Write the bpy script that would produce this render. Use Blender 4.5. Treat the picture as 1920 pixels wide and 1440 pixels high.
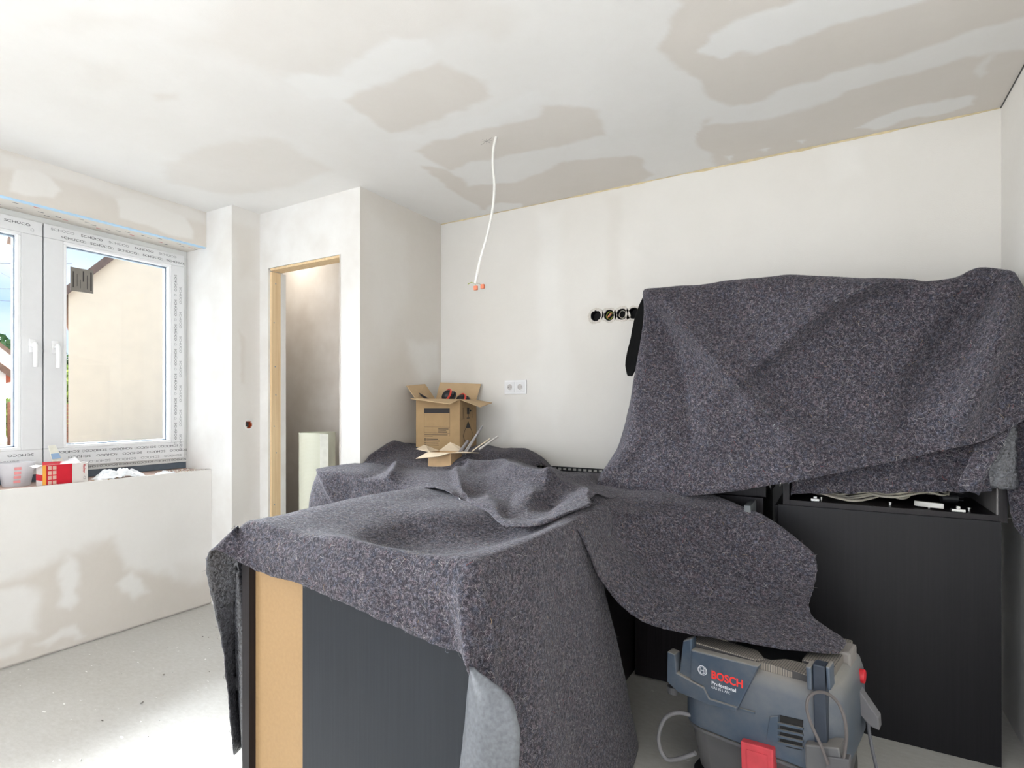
import bpy, bmesh, math, random
import numpy as np
from mathutils import Matrix, Vector

for o in list(bpy.data.objects):
    bpy.data.objects.remove(o, do_unlink=True)
scene = bpy.context.scene
COL = scene.collection
R = math.radians
random.seed(7)
rng = np.random.default_rng(7)

# ------------------------------------------------------------------ camera
FPX, YAW, CXP, CYP, CAMZ = 1040.0, R(30.25), 960.0, 764.0, 1.24
cam_data = bpy.data.cameras.new('camera')
cam = bpy.data.objects.new('camera', cam_data)
COL.objects.link(cam)
cam.location = (0, 0, CAMZ)
cam.rotation_euler = (R(90), 0, YAW)
cam_data.sensor_width = 36.0
cam_data.lens = FPX / 1920 * 36.0
cam_data.shift_y = (CYP - 720.0) / 1920.0
cam_data.clip_start = 0.02
scene.camera = cam

# ------------------------------------------------------------------ sky, sun, daylight, exposure
world = bpy.data.worlds.new('sky')
scene.world = world
world.use_nodes = True
wn, wl = world.node_tree.nodes, world.node_tree.links
wn.clear()
w_out = wn.new('ShaderNodeOutputWorld')
w_bg = wn.new('ShaderNodeBackground')
w_tc = wn.new('ShaderNodeTexCoord')
w_map = wn.new('ShaderNodeMapping')
w_map.inputs['Scale'].default_value = (1.2, 1.2, 4.5)
w_no = wn.new('ShaderNodeTexNoise')
w_no.inputs['Scale'].default_value = 2.2
w_no.inputs['Detail'].default_value = 6
w_ramp = wn.new('ShaderNodeValToRGB')
w_ramp.color_ramp.elements[0].position = 0.38
w_ramp.color_ramp.elements[0].color = (0.36, 0.55, 0.90, 1)
w_ramp.color_ramp.elements[1].position = 0.66
w_ramp.color_ramp.elements[1].color = (0.78, 0.86, 1.0, 1)
wl.new(w_tc.outputs['Generated'], w_map.inputs['Vector'])
wl.new(w_map.outputs['Vector'], w_no.inputs['Vector'])
wl.new(w_no.outputs['Fac'], w_ramp.inputs['Fac'])
wl.new(w_ramp.outputs['Color'], w_bg.inputs['Color'])
w_bg.inputs['Strength'].default_value = 0.74
wl.new(w_bg.outputs['Background'], w_out.inputs['Surface'])

def lamp(name, kind, loc, rot, energy, color=(1, 1, 1), **kw):
    d = bpy.data.lights.new(name, kind)
    d.energy = energy
    d.color = color
    for k, v in kw.items():
        setattr(d, k, v)
    o = bpy.data.objects.new(name, d)
    COL.objects.link(o)
    o.location = loc
    o.rotation_euler = rot
    return o

# sun veiled by haze, standing on the window side: very soft light slanting in at the window
lamp('sun', 'SUN', (-9, 0, 9), (0, R(-72), R(-7)), 28.0, (0.91, 0.95, 1.0), angle=R(50))
# daylight coming in at the terrace door (left wall, beside the camera) and at the window behind the camera
lamp('daylight_terrace_door', 'AREA', (-3.62, -0.95, 1.15), (0, R(-72), 0), 44, (0.93, 0.97, 1.0),
     shape='RECTANGLE', size=2.15, size_y=1.1, spread=R(150))
lamp('daylight_rear_window', 'AREA', (-1.25, -2.42, 1.35), (R(80), 0, 0), 25, (0.97, 0.98, 1.0),
     shape='RECTANGLE', size=3.3, size_y=1.7)
# unseen fill light added to brighten the closet, left of the opening
lamp('closet_fill_light', 'AREA', (-3.45, 2.56, 2.44), (0, R(-12), 0), 1.5, (1.0, 0.96, 0.90), shape='DISK', size=0.25)
# portal that helps the sky light through the visible window
pl = lamp('window_portal', 'AREA', (-3.78, 1.28, 1.57), (0, R(-90), 0), 1, shape='RECTANGLE', size=1.4, size_y=1.6)
pl.data.cycles.is_portal = True

vs = scene.view_settings
vs.view_transform = 'Standard'
vs.look = 'None'
vs.gamma = 1.0
vs.use_curve_mapping = False
vs.exposure = 1.03

# ------------------------------------------------------------------ viewing ray helper (for placing measured points at their own distance)
FW = np.array([-math.sin(YAW), math.cos(YAW), 0.0])
RT = np.array([math.cos(YAW), math.sin(YAW), 0.0])
UP = np.array([0.0, 0.0, 1.0])
CAM = np.array([0.0, 0.0, CAMZ])

def P(x, y, X=None, Y=None, Z=None, D=None):
    d = FW + RT * (x - CXP) / FPX + UP * (CYP - y) / FPX
    if X is not None: t = X / d[0]
    elif Y is not None: t = Y / d[1]
    elif Z is not None: t = (Z - CAMZ) / d[2]
    else: t = D
    return CAM + d * t

def to_px(v):
    v = np.asarray(v, float) - CAM
    d = np.maximum(v @ FW, 1e-3)
    return np.stack([CXP + FPX * (v @ RT) / d, CYP - FPX * v[..., 2] / d], -1)

# ------------------------------------------------------------------ numpy noise
def _hash(ix, iy, seed):
    n = (ix * 374761393 + iy * 668265263 + seed * 1442695041) & 0xffffffff
    n = ((n ^ (n >> 13)) * 1274126177) & 0xffffffff
    return ((n ^ (n >> 16)) & 0xffff) / 65535.0

def vnoise(x, y, seed=0):
    x = np.asarray(x, float); y = np.asarray(y, float)
    ix = np.floor(x).astype(np.int64); iy = np.floor(y).astype(np.int64)
    fx = x - ix; fy = y - iy
    fx = fx * fx * (3 - 2 * fx); fy = fy * fy * (3 - 2 * fy)
    a = _hash(ix, iy, seed); b = _hash(ix + 1, iy, seed)
    c = _hash(ix, iy + 1, seed); d = _hash(ix + 1, iy + 1, seed)
    return (a * (1 - fx) + b * fx) * (1 - fy) + (c * (1 - fx) + d * fx) * fy - 0.5

def fbm(x, y, seed=0, octaves=3):
    s = 0; a = 1.0
    for k in range(octaves):
        s = s + a * vnoise(x * 2 ** k, y * 2 ** k, seed + k * 17)
        a *= 0.5
    return s

# ------------------------------------------------------------------ materials
def lin(c):
    return tuple(((v / 255) / 12.92 if v / 255 <= 0.04045 else ((v / 255 + 0.055) / 1.055) ** 2.4) for v in c) + (1.0,)

class NT:
    """tiny wrapper for building a node material"""
    def __init__(self, name):
        self.m = bpy.data.materials.new(name)
        self.m.use_nodes = True
        self.t = self.m.node_tree
        self.n = self.t.nodes
        self.b = self.n['Principled BSDF']
        self.tc = None
    def new(self, kind, **kw):
        nd = self.n.new(kind)
        for k, v in kw.items():
            if k in nd.inputs:
                nd.inputs[k].default_value = v
            else:
                setattr(nd, k, v)
        return nd
    def link(self, a, b):
        self.t.links.new(a, b)
    def coords(self, scale=(1, 1, 1)):
        if self.tc is None:
            self.tc = self.new('ShaderNodeTexCoord')
        mp = self.new('ShaderNodeMapping')
        mp.inputs['Scale'].default_value = scale
        self.link(self.tc.outputs['Object'], mp.inputs['Vector'])
        return mp.outputs['Vector']
    def noise(self, scale, detail=3, stretch=(1, 1, 1), rough=0.5, dist=0.0):
        nd = self.new('ShaderNodeTexNoise')
        nd.inputs['Scale'].default_value = scale
        nd.inputs['Detail'].default_value = detail
        nd.inputs['Roughness'].default_value = rough
        nd.inputs['Distortion'].default_value = dist
        self.link(self.coords(stretch), nd.inputs['Vector'])
        return nd
    def ramp(self, fac, stops):
        r = self.new('ShaderNodeValToRGB')
        e = r.color_ramp.elements
        while len(e) < len(stops):
            e.new(0.5)
        for el, (p, c) in zip(e, stops):
            el.position = p
            el.color = c if len(c) == 4 else lin(c)
        self.link(fac, r.inputs['Fac'])
        return r.outputs['Color']
    def mix(self, fac, a, b, mode='MIX'):
        nd = self.new('ShaderNodeMix', data_type='RGBA', blend_type=mode)
        for s, v in ((nd.inputs[0], fac), (nd.inputs[6], a), (nd.inputs[7], b)):
            if hasattr(v, 'links') or isinstance(v, bpy.types.NodeSocket):
                self.link(v, s)
            else:
                s.default_value = v
        return nd.outputs[2]
    def math(self, op, a, b=0.0, c=0.0, clamp=False):
        nd = self.new('ShaderNodeMath', operation=op, use_clamp=clamp)
        for s, v in zip(nd.inputs, (a, b, c)):
            if isinstance(v, bpy.types.NodeSocket):
                self.link(v, s)
            else:
                s.default_value = v
        return nd.outputs[0]
    def base(self, v):
        if isinstance(v, bpy.types.NodeSocket):
            self.link(v, self.b.inputs['Base Color'])
        else:
            self.b.inputs['Base Color'].default_value = v
    def rough(self, v):
        if isinstance(v, bpy.types.NodeSocket):
            self.link(v, self.b.inputs['Roughness'])
        else:
            self.b.inputs['Roughness'].default_value = v
    def bump(self, h, strength=0.3, dist=0.002):
        nd = self.new('ShaderNodeBump')
        nd.inputs['Strength'].default_value = strength
        nd.inputs['Distance'].default_value = dist
        self.link(h, nd.inputs['Height'])
        self.link(nd.outputs['Normal'], self.b.inputs['Normal'])

MATS = {}
def plain(name, c, rough=0.5, metal=0.0, var=0.06, scale=30, spec=0.5, stretch=(1, 1, 1)):
    """a plain procedural surface: base colour with a slight mottling"""
    if name in MATS:
        return MATS[name]
    t = NT(name)
    n = t.noise(scale, 3, stretch)
    a = tuple(max(0, v * (1 - var)) for v in lin(c)[:3]) + (1,)
    b = tuple(min(1, v * (1 + var)) for v in lin(c)[:3]) + (1,)
    t.base(t.ramp(n.outputs['Fac'], [(0.3, a), (0.7, b)]))
    t.rough(rough)
    t.b.inputs['Metallic'].default_value = metal
    t.b.inputs['Specular IOR Level'].default_value = spec
    MATS[name] = t.m
    return t.m

def plaster(name, board, putty, attr=True, texture=0.0, rough=0.85):
    """plasterboard (grey-beige paper) with white filler where the mesh carries a 'putty' value"""
    t = NT(name)
    if attr:
        at = t.new('ShaderNodeAttribute', attribute_name='putty')
        n = t.noise(45, 5, rough=0.65)
        f = t.math('ADD', at.outputs['Fac'], t.math('MULTIPLY', t.math('SUBTRACT', n.outputs['Fac'], 0.5), 0.16), clamp=True)
        col = t.mix(f, lin(board), lin(putty))
    else:
        n = t.noise(6, 4)
        col = t.ramp(n.outputs['Fac'], [(0.3, lin(board)), (0.75, lin(putty))])
    big = t.noise(2.3, 4, rough=0.6)
    col = t.mix(1.0, col, t.ramp(big.outputs['Fac'], [(0.25, (0.95, 0.945, 0.935, 1)), (0.7, (1, 1, 1, 1))]), 'MULTIPLY')
    t.base(col)
    t.rough(rough)
    t.b.inputs['Specular IOR Level'].default_value = 0.25
    fine = t.noise(380 if not texture else texture, 2)
    t.bump(fine.outputs['Fac'], 0.25 if texture else 0.12, 0.002)
    return t.m

def felt_material():
    t = NT('recycled_felt')
    n1 = t.noise(130, 4, (1, 1, 1), 0.75, 0.6)
    n2 = t.noise(420, 3, (1, 1, 1), 0.7)
    v = t.math('ADD', t.math('MULTIPLY', n1.outputs['Fac'], 0.6), t.math('MULTIPLY', n2.outputs['Fac'], 0.4))
    base = t.ramp(v, [(0.36, (22, 22, 26)), (0.5, (60, 59, 64)), (0.66, (124, 120, 126))])
    hue = t.noise(70, 2, (1, 1, 1), 0.5, 0.4)
    tint = t.ramp(hue.outputs['Color'], [(0.34, (0.84, 0.95, 1.08, 1)), (0.5, (1.0, 0.99, 0.99, 1)), (0.64, (1.10, 0.97, 0.97, 1))])
    base = t.mix(1.0, base, tint, 'MULTIPLY')
    base = t.mix(1.0, base, (1.03, 0.985, 1.01, 1), 'MULTIPLY')
    # thin curled threads: contour lines of a noise, cut into short lengths by a second noise
    th = t.noise(170, 1, (1, 1, 1), 0.5, 1.2)
    line = t.math('ABSOLUTE', t.math('SUBTRACT', th.outputs['Fac'], 0.5))
    line = t.math('LESS_THAN', line, 0.014)
    cut = t.noise(75, 1)
    cut = t.math('GREATER_THAN', cut.outputs['Fac'], 0.56)
    base = t.mix(t.math('MULTIPLY', t.math('MULTIPLY', line, cut), 0.4), base, lin((178, 170, 168)))
    t.base(base)
    t.rough(0.95)
    t.b.inputs['Specular IOR Level'].default_value = 0.15
    t.b.inputs['Sheen Weight'].default_value = 0.3
    t.b.inputs['Sheen Roughness'].default_value = 0.35
    t.link(t.ramp(v, [(0.34, (0.12, 0.12, 0.14, 1)), (0.66, (0.95, 0.93, 0.98, 1))]), t.b.inputs['Sheen Tint'])
    t.bump(v, 0.9, 0.004)
    return t.m

def film_material():
    t = NT('felt_film_backing')
    n1 = t.noise(110, 3, (1, 1, 1), 0.6, 0.5)
    t.base(t.ramp(n1.outputs['Fac'], [(0.36, (30, 29, 32)), (0.64, (78, 78, 84))]))
    n2 = t.noise(90, 3)
    t.rough(t.math('MULTIPLY_ADD', n2.outputs['Fac'], 0.35, 0.02))
    t.b.inputs['Specular IOR Level'].default_value = 0.9
    t.b.inputs['Coat Weight'].default_value = 0.3
    t.b.inputs['Coat Roughness'].default_value = 0.4
    t.bump(n1.outputs['Fac'], 1.0, 0.006)
    return t.m

def fibre_material():
    t = NT('felt_threads')
    at = t.new('ShaderNodeAttribute', attribute_name='thread')
    t.base(at.outputs['Color'])
    t.rough(0.8)
    return t.m

def wood_dark(name, c0, c1, rough=0.38):
    t = NT(name)
    n = t.noise(1.0, 4, (160, 160, 3), 0.6)
    t.base(t.ramp(n.outputs['Fac'], [(0.3, c0), (0.7, c1)]))
    s = t.noise(3.0, 4)
    t.rough(t.math('MULTIPLY_ADD', s.outputs['Fac'], 0.2, rough - 0.1))
    t.b.inputs['Specular IOR Level'].default_value = 0.22
    t.bump(n.outputs['Fac'], 0.15, 0.001)
    return t.m

def pine():
    t = NT('raw_pine')
    n = t.noise(1.0, 5, (60, 60, 2.0), 0.6, 0.6)
    t.base(t.ramp(n.outputs['Fac'], [(0.3, (222, 190, 146)), (0.7, (240, 214, 172))]))
    t.rough(0.7)
    return t.m

def concrete():
    t = NT('screed_floor')
    a = t.noise(0.9, 5, rough=0.55)
    b = t.noise(30, 5, (1, 2.2, 1), 0.7)
    col = t.ramp(a.outputs['Fac'], [(0.35, (184, 180, 172)), (0.62, (202, 200, 195))])
    col = t.mix(0.35, col, t.ramp(b.outputs['Fac'], [(0.3, (174, 170, 162)), (0.7, (212, 211, 207))]))
    sp = t.noise(55, 1, (0.35, 1, 1))
    col = t.mix(t.math('GREATER_THAN', sp.outputs['Fac'], 0.76), col, lin((236, 235, 231)))
    t.base(col)
    t.rough(t.math('MULTIPLY_ADD', a.outputs['Fac'], 0.2, 0.42))
    t.b.inputs['Specular IOR Level'].default_value = 0.35
    t.bump(b.outputs['Fac'], 0.15, 0.002)
    return t.m

def glass():
    m = bpy.data.materials.new('window_glass')
    m.use_nodes = True
    n, l = m.node_tree.nodes, m.node_tree.links
    n.clear()
    out = n.new('ShaderNodeOutputMaterial')
    tr = n.new('ShaderNodeBsdfTransparent')
    tr.inputs['Color'].default_value = (0.96, 0.975, 0.97, 1)
    gl = n.new('ShaderNodeBsdfGlossy')
    gl.inputs['Roughness'].default_value = 0.02
    fr = n.new('ShaderNodeFresnel')
    fr.inputs['IOR'].default_value = 1.35
    mx = n.new('ShaderNodeMixShader')
    l.new(fr.outputs[0], mx.inputs[0]); l.new(tr.outputs[0], mx.inputs[1]); l.new(gl.outputs[0], mx.inputs[2])
    l.new(mx.outputs[0], out.inputs['Surface'])
    return m

M_CEIL = plaster('plasterboard_ceiling', (224, 218, 211), (238, 237, 235))
M_WALL = plaster('filled_wall', (216, 209, 200), (236, 234, 230))
M_BACKWALL = plaster('old_papered_wall', (224, 220, 213), (235, 233, 228), texture=210)
M_WHITE = plaster('white_plaster', (228, 225, 220), (238, 237, 234), attr=False)
M_BEIGE = plaster('raw_plasterboard', (206, 198, 189), (219, 213, 206), attr=False)
M_FLOOR = concrete()
M_FELT = felt_material()
M_FILM = film_material()
M_FIBRE = fibre_material()
M_FILM_LIT = plain('lit_film_backing', (84, 86, 90), 0.5, var=0.22, scale=110)  # film backing again, window reflection painted in as a paler colour
M_FILM_SHADED = plain('shaded_film_edge', (9, 9, 10), 0.95, var=0.3, scale=60, spec=0.1)  # same film facing away from the light, its shade painted in as black
M_CAB = wood_dark('black_brown_melamine', (26, 22, 24), (38, 34, 36))
M_FRONT = wood_dark('anthracite_front', (26, 25, 27), (31, 30, 32), 0.42)
M_ISLAND = wood_dark('dark_grey_panel', (33, 36, 41), (39, 42, 47), 0.36)
M_HDF = plain('tan_hardboard', (152, 122, 84), 0.65, var=0.05, scale=90)
M_PINE = pine()
M_PVC = plain('white_pvc', (226, 226, 226), 0.28, var=0.01)
M_PVC2 = plain('white_pvc_bead', (240, 240, 240), 0.25, var=0.01)
M_FILMW = plain('protective_film', (222, 223, 221), 0.3, var=0.02, scale=12)
M_INK = plain('grey_print_ink', (88, 90, 92), 0.5)
M_INKL = plain('light_print_ink', (150, 152, 152), 0.5)
M_GASKET = plain('rubber_gasket', (132, 146, 160), 0.6)
M_GLASS = glass()
M_CARD = plain('brown_cardboard', (172, 143, 104), 0.85, var=0.07, scale=14)
M_CARDIN = plain('cardboard_inside', (194, 167, 130), 0.85, var=0.06, scale=14)
M_CARDP = plain('pale_cardboard', (214, 196, 170), 0.85, var=0.05, scale=20)
M_BLACKP = plain('black_print', (46, 42, 42), 0.7)
M_BLACK = plain('black_plastic', (34, 34, 36), 0.45)
M_DARK = plain('dark_cavity', (20, 18, 18), 0.8)
M_RED = plain('red_plastic', (196, 34, 44), 0.45, var=0.1, scale=18)
M_REDD = plain('dusty_red_plastic', (190, 62, 70), 0.7, var=0.14, scale=22)
M_ROD = plain('dull_grey_rod', (132, 128, 126), 0.5)
M_STEEL = plain('zinc_steel', (176, 176, 172), 0.35, 0.9)
M_COPPER = plain('orange_connector', (214, 118, 82), 0.4)
M_CABLEW = plain('white_cable', (226, 224, 218), 0.45)
M_CABLEG = plain('grey_cable', (172, 166, 152), 0.5)

# ------------------------------------------------------------------ mesh building
class MB:
    def __init__(self):
        self.v, self.f, self.mi = [], [], []
    def add(self, verts, faces, mi=0):
        n = len(self.v)
        self.v += [tuple(map(float, p)) for p in verts]
        for f in faces:
            self.f.append(tuple(i + n for i in f)); self.mi.append(mi)
        return self
    def box(self, x0, x1, y0, y1, z0, z1, mi=0):
        v = [(x, y, z) for z in (z0, z1) for y in (y0, y1) for x in (x0, x1)]
        return self.add(v, [(0, 2, 3, 1), (4, 5, 7, 6), (0, 1, 5, 4), (2, 6, 7, 3), (0, 4, 6, 2), (1, 3, 7, 5)], mi)
    def quadbox(self, q, th, mi=0):
        """slab from four corners, thickness th along the normal (away from it)"""
        q = [np.array(p, float) for p in q]
        n = np.cross(q[1] - q[0], q[3] - q[0]); n /= np.linalg.norm(n)
        b = [p - n * th for p in q]
        return self.add(q + b, [(0, 1, 2, 3), (7, 6, 5, 4), (0, 4, 5, 1), (1, 5, 6, 2), (2, 6, 7, 3), (3, 7, 4, 0)], mi)
    def prism(self, poly, depth_vec, mi=0):
        poly = [np.array(p, float) for p in poly]
        d = np.array(depth_vec, float)
        n = len(poly)
        return self.add(poly + [p + d for p in poly],
                        [tuple(range(n)), tuple(range(2 * n - 1, n - 1, -1))] +
                        [(i, i + n, (i + 1) % n + n, (i + 1) % n) for i in range(n)], mi)
    def tube(self, pts, r, n=8, mi=0, cap=True):
        pts = [np.array(p, float) for p in pts]
        rr = r if hasattr(r, '__len__') else [r] * len(pts)
        prev = None
        base = len(self.v)
        for i, p in enumerate(pts):
            t = pts[min(i + 1, len(pts) - 1)] - pts[max(i - 1, 0)]
            t /= (np.linalg.norm(t) + 1e-12)
            if prev is None:
                a = np.array([0, 0, 1.0]) if abs(t[2]) < 0.9 else np.array([1.0, 0, 0])
                prev = np.cross(t, a)
            u = prev - t * (prev @ t); u /= np.linalg.norm(u); prev = u
            w = np.cross(t, u)
            for k in range(n):
                a = 2 * math.pi * k / n
                self.v.append(tuple(p + (u * math.cos(a) + w * math.sin(a)) * rr[i]))
        for i in range(len(pts) - 1):
            for k in range(n):
                a = base + i * n + k; b = base + i * n + (k + 1) % n
                self.f.append((a, b, b + n, a + n)); self.mi.append(mi)
        if cap:
            self.f.append(tuple(base + k for k in range(n))[::-1]); self.mi.append(mi)
            e = base + (len(pts) - 1) * n
            self.f.append(tuple(e + k for k in range(n))); self.mi.append(mi)
        return self
    def cyl(self, c, axis, r, h, n=20, mi=0, r2=None):
        c = np.array(c, float); axis = np.array(axis, float); axis /= np.linalg.norm(axis)
        return self.tube([c, c + axis * h], [r, r if r2 is None else r2], n, mi)
    def ring(self, c, axis, r0, r1, h, n=24, mi=0):
        c = np.array(c, float); ax = np.array(axis, float); ax /= np.linalg.norm(ax)
        a = np.array([0, 0, 1.0]) if abs(ax[2]) < 0.9 else np.array([1.0, 0, 0])
        u = np.cross(ax, a); u /= np.linalg.norm(u); w = np.cross(ax, u)
        vs = []
        for k in range(n):
            d = u * math.cos(2 * math.pi * k / n) + w * math.sin(2 * math.pi * k / n)
            vs += [c + d * r0, c + d * r1, c + d * r1 + ax * h, c + d * r0 + ax * h]
        fs = []
        for k in range(n):
            a0 = 4 * k; b0 = 4 * ((k + 1) % n)
            for j in range(4):
                fs.append((a0 + j, b0 + j, b0 + (j + 1) % 4, a0 + (j + 1) % 4))
        return self.add(vs, fs, mi)
    def loft(self, rings, mi=0, cap=True):
        base = len(self.v); n = len(rings[0])
        for r in rings:
            self.v += [tuple(map(float, p)) for p in r]
        for i in range(len(rings) - 1):
            for k in range(n):
                a = base + i * n + k; b = base + i * n + (k + 1) % n
                self.f.append((a, b, b + n, a + n)); self.mi.append(mi)
        if cap:
            self.f.append(tuple(range(base + n - 1, base - 1, -1))); self.mi.append(mi)
            e = base + (len(rings) - 1) * n
            self.f.append(tuple(range(e, e + n))); self.mi.append(mi)
        return self
    def mesh(self, name, mats, bevel=0.0, smooth=False, seg=2):
        me = bpy.data.meshes.new(name)
        me.from_pydata(self.v, [], self.f)
        for m in (mats if isinstance(mats, (list, tuple)) else [mats]):
            me.materials.append(m)
        me.polygons.foreach_set('material_index', self.mi)
        bm = bmesh.new(); bm.from_mesh(me)
        bmesh.ops.recalc_face_normals(bm, faces=bm.faces)
        if bevel:
            es = [e for e in bm.edges if len(e.link_faces) == 2 and e.calc_face_angle(0) > 0.6]
            bmesh.ops.bevel(bm, geom=es, offset=bevel, segments=seg, affect='EDGES', profile=0.6, clamp_overlap=True)
        bm.to_mesh(me); bm.free()
        if smooth:
            me.polygons.foreach_set('use_smooth', [True] * len(me.polygons))
            try:
                me.set_sharp_from_angle(angle=R(42))
            except Exception:
                pass
        me.update()
        return me

def link(name, me, parent=None, label=None):
    o = bpy.data.objects.new(name, me)
    COL.objects.link(o)
    if parent is not None:
        o.parent = parent
    if label:
        o['label'] = label
    return o

def tag(o, label, cat, group=None):
    o['label'] = label; o['category'] = cat
    if group:
        o['group'] = group
    return o

def thing(name, label, cat, loc=(0, 0, 0), rotz=0.0, group=None):
    o = bpy.data.objects.new(name, None)
    COL.objects.link(o)
    o.empty_display_size = 0.05
    o.location = loc; o.rotation_euler = (0, 0, rotz)
    return tag(o, label, cat, group)

def rebase(o):
    """put the origin of a world-space mesh at the middle of its base"""
    me = o.data
    n = len(me.vertices)
    co = np.empty(n * 3); me.vertices.foreach_get('co', co); co = co.reshape(-1, 3)
    c = np.array([(co[:, 0].min() + co[:, 0].max()) / 2, (co[:, 1].min() + co[:, 1].max()) / 2, co[:, 2].min()])
    me.vertices.foreach_set('co', (co - c).ravel()); me.update()
    o.location = c
    return c

def struct(name, mb, mat, parent=None, bevel=0.0, label=None):
    me = mb.mesh(name, mat, bevel) if isinstance(mb, MB) else mb
    o = link(name, me, parent, label)
    if parent is None:
        o['kind'] = 'structure'
        if label is None:
            o['label'] = name.replace('_', ' ')
    return o

TEXT = {}
def text_mesh(s, mat, wide=1.0, bold=0.0):
    """lettering with cap height 1, origin at left of the base line"""
    key = (s, mat.name, wide, bold)
    if key in TEXT:
        return TEXT[key]
    cu = bpy.data.curves.new('lettering', 'FONT')
    cu.body = s
    cu.size = 1.0
    cu.offset = bold
    cu.resolution_u = 3
    ob = bpy.data.objects.new('lettering_source', cu)
    COL.objects.link(ob)
    dg = bpy.context.evaluated_depsgraph_get()
    dg.update()
    me = bpy.data.meshes.new_from_object(ob.evaluated_get(dg))
    bpy.data.objects.remove(ob, do_unlink=True)
    me.name = 'lettering'
    co = np.empty(len(me.vertices) * 3); me.vertices.foreach_get('co', co); co = co.reshape(-1, 3)
    k = 1 / 0.69
    co[:, 0] *= k * wide; co[:, 1] *= k
    co[:, 0] -= co[:, 0].min()
    me.vertices.foreach_set('co', co.ravel())
    me.materials.clear(); me.materials.append(mat)
    me.update()
    TEXT[key] = me
    return me

def put_text(s, mat, parent, origin, xdir, ydir, height, wide=1.0, bold=0.0, name='lettering'):
    """flat print: lower-left at origin, in the parent's space"""
    me = text_mesh(s, mat, wide, bold)
    x = Vector(xdir).normalized(); y = Vector(ydir).normalized(); z = x.cross(y)
    o = link(name, me, parent)
    m = Matrix((x * height, y * height, z)).transposed().to_4x4()
    m.translation = Vector(origin)
    o.matrix_basis = m
    return o

# ================================================================== THE ROOM
ZC = 2.48                                   # ceiling height
XR, YB = 0.592, 3.0                         # right wall, back wall
XL, XPAR, XLIN = -3.66, -3.40, -3.455       # window plane, parapet face, lintel face
YREAR = -2.4

def seg_sd(px, py, poly):
    """signed distance to a polygon (positive inside)"""
    poly = np.asarray(poly, float)
    d = np.full(px.shape, 1e9); inside = np.zeros(px.shape, bool)
    n = len(poly)
    for i in range(n):
        a = poly[i]; b = poly[(i + 1) % n]
        ex, ey = b - a
        wx, wy = px - a[0], py - a[1]
        t = np.clip((wx * ex + wy * ey) / (ex * ex + ey * ey + 1e-12), 0, 1)
        d = np.minimum(d, np.hypot(wx - ex * t, wy - ey * t))
        c = ((a[1] > py) != (b[1] > py)) & (px < ex * (py - a[1]) / (ey if abs(ey) > 1e-12 else 1e-12) + a[0])
        inside ^= c
    return np.where(inside, d, -d)

def gridwall(name, origin, u, v, nu, nv, depth, mat, polys=(), base=0.7, plane=None, holes=(), rag=0.03, seed=1, label=None):
    """a wall or ceiling slab whose room face is a fine grid that carries the filler pattern.
    polys: (measured outline, putty value, edge softness in m)"""
    o = np.array(origin, float); u = np.array(u, float); v = np.array(v, float); depth = np.array(depth, float)
    lu, lv = np.linalg.norm(u), np.linalg.norm(v)
    uu, vv = u / lu, v / lv
    su, sv = np.meshgrid(np.linspace(0, lu, nu), np.linspace(0, lv, nv), indexing='ij')
    pts = o + su[..., None] * uu + sv[..., None] * vv
    val = np.full(su.shape, float(base))
    wu = su + rag * fbm(su * 9, sv * 9, seed, 4); wv = sv + rag * fbm(su * 9, sv * 9, seed + 50, 4)
    for poly, target, soft in polys:
        q = [P(x, y, **plane) - o for x, y in poly]
        q = [(p @ uu, p @ vv) for p in q]
        s = seg_sd(wu, wv, q)
        m = np.clip(s / (soft * 1.5) + 0.5, 0, 1); m = m * m * (3 - 2 * m)
        val = val * (1 - m) + target * m
    n = nu * nv
    ids = np.arange(n).reshape(nu, nv)
    quads = np.stack([ids[:-1, :-1], ids[1:, :-1], ids[1:, 1:], ids[:-1, 1:]], -1).reshape(-1, 4)
    if len(holes):
        cu = (su[:-1, :-1] + su[1:, 1:]).ravel() / 2; cv = (sv[:-1, :-1] + sv[1:, 1:]).ravel() / 2
        keep = np.ones(len(quads), bool)
        for hp, hr in holes:
            h = np.array(hp) - o
            keep &= np.hypot(cu - h @ uu, cv - h @ vv) > hr
        quads = quads[keep]
    verts = pts.reshape(-1, 3)
    back = [o, o + u, o + u + v, o + v]
    bverts = [p for p in back] + [p + depth for p in back]
    verts = np.concatenate([verts, np.array(bverts)])
    faces = [tuple(q) for q in quads.tolist()] + [tuple(n + i for i in f) for f in
             [(4, 7, 6, 5), (0, 4, 5, 1), (1, 5, 6, 2), (2, 6, 7, 3), (3, 7, 4, 0)]]
    me = bpy.data.meshes.new(name)
    me.from_pydata(verts.tolist(), [], faces)
    at = me.attributes.new('putty', 'FLOAT', 'POINT')
    at.data.foreach_set('value', np.concatenate([val.ravel(), np.full(8, base)]))
    me.materials.append(mat)
    me.update()
    ob = link(name, me)
    ob['kind'] = 'structure'
    ob['label'] = label or name.replace('_', ' ')
    return ob

# floor
struct('floor', MB().box(-3.95, XR + 0.2, YREAR - 0.2, YB + 0.2, -0.12, 0.0), M_FLOOR, label='pale grey bare screed floor')

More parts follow.
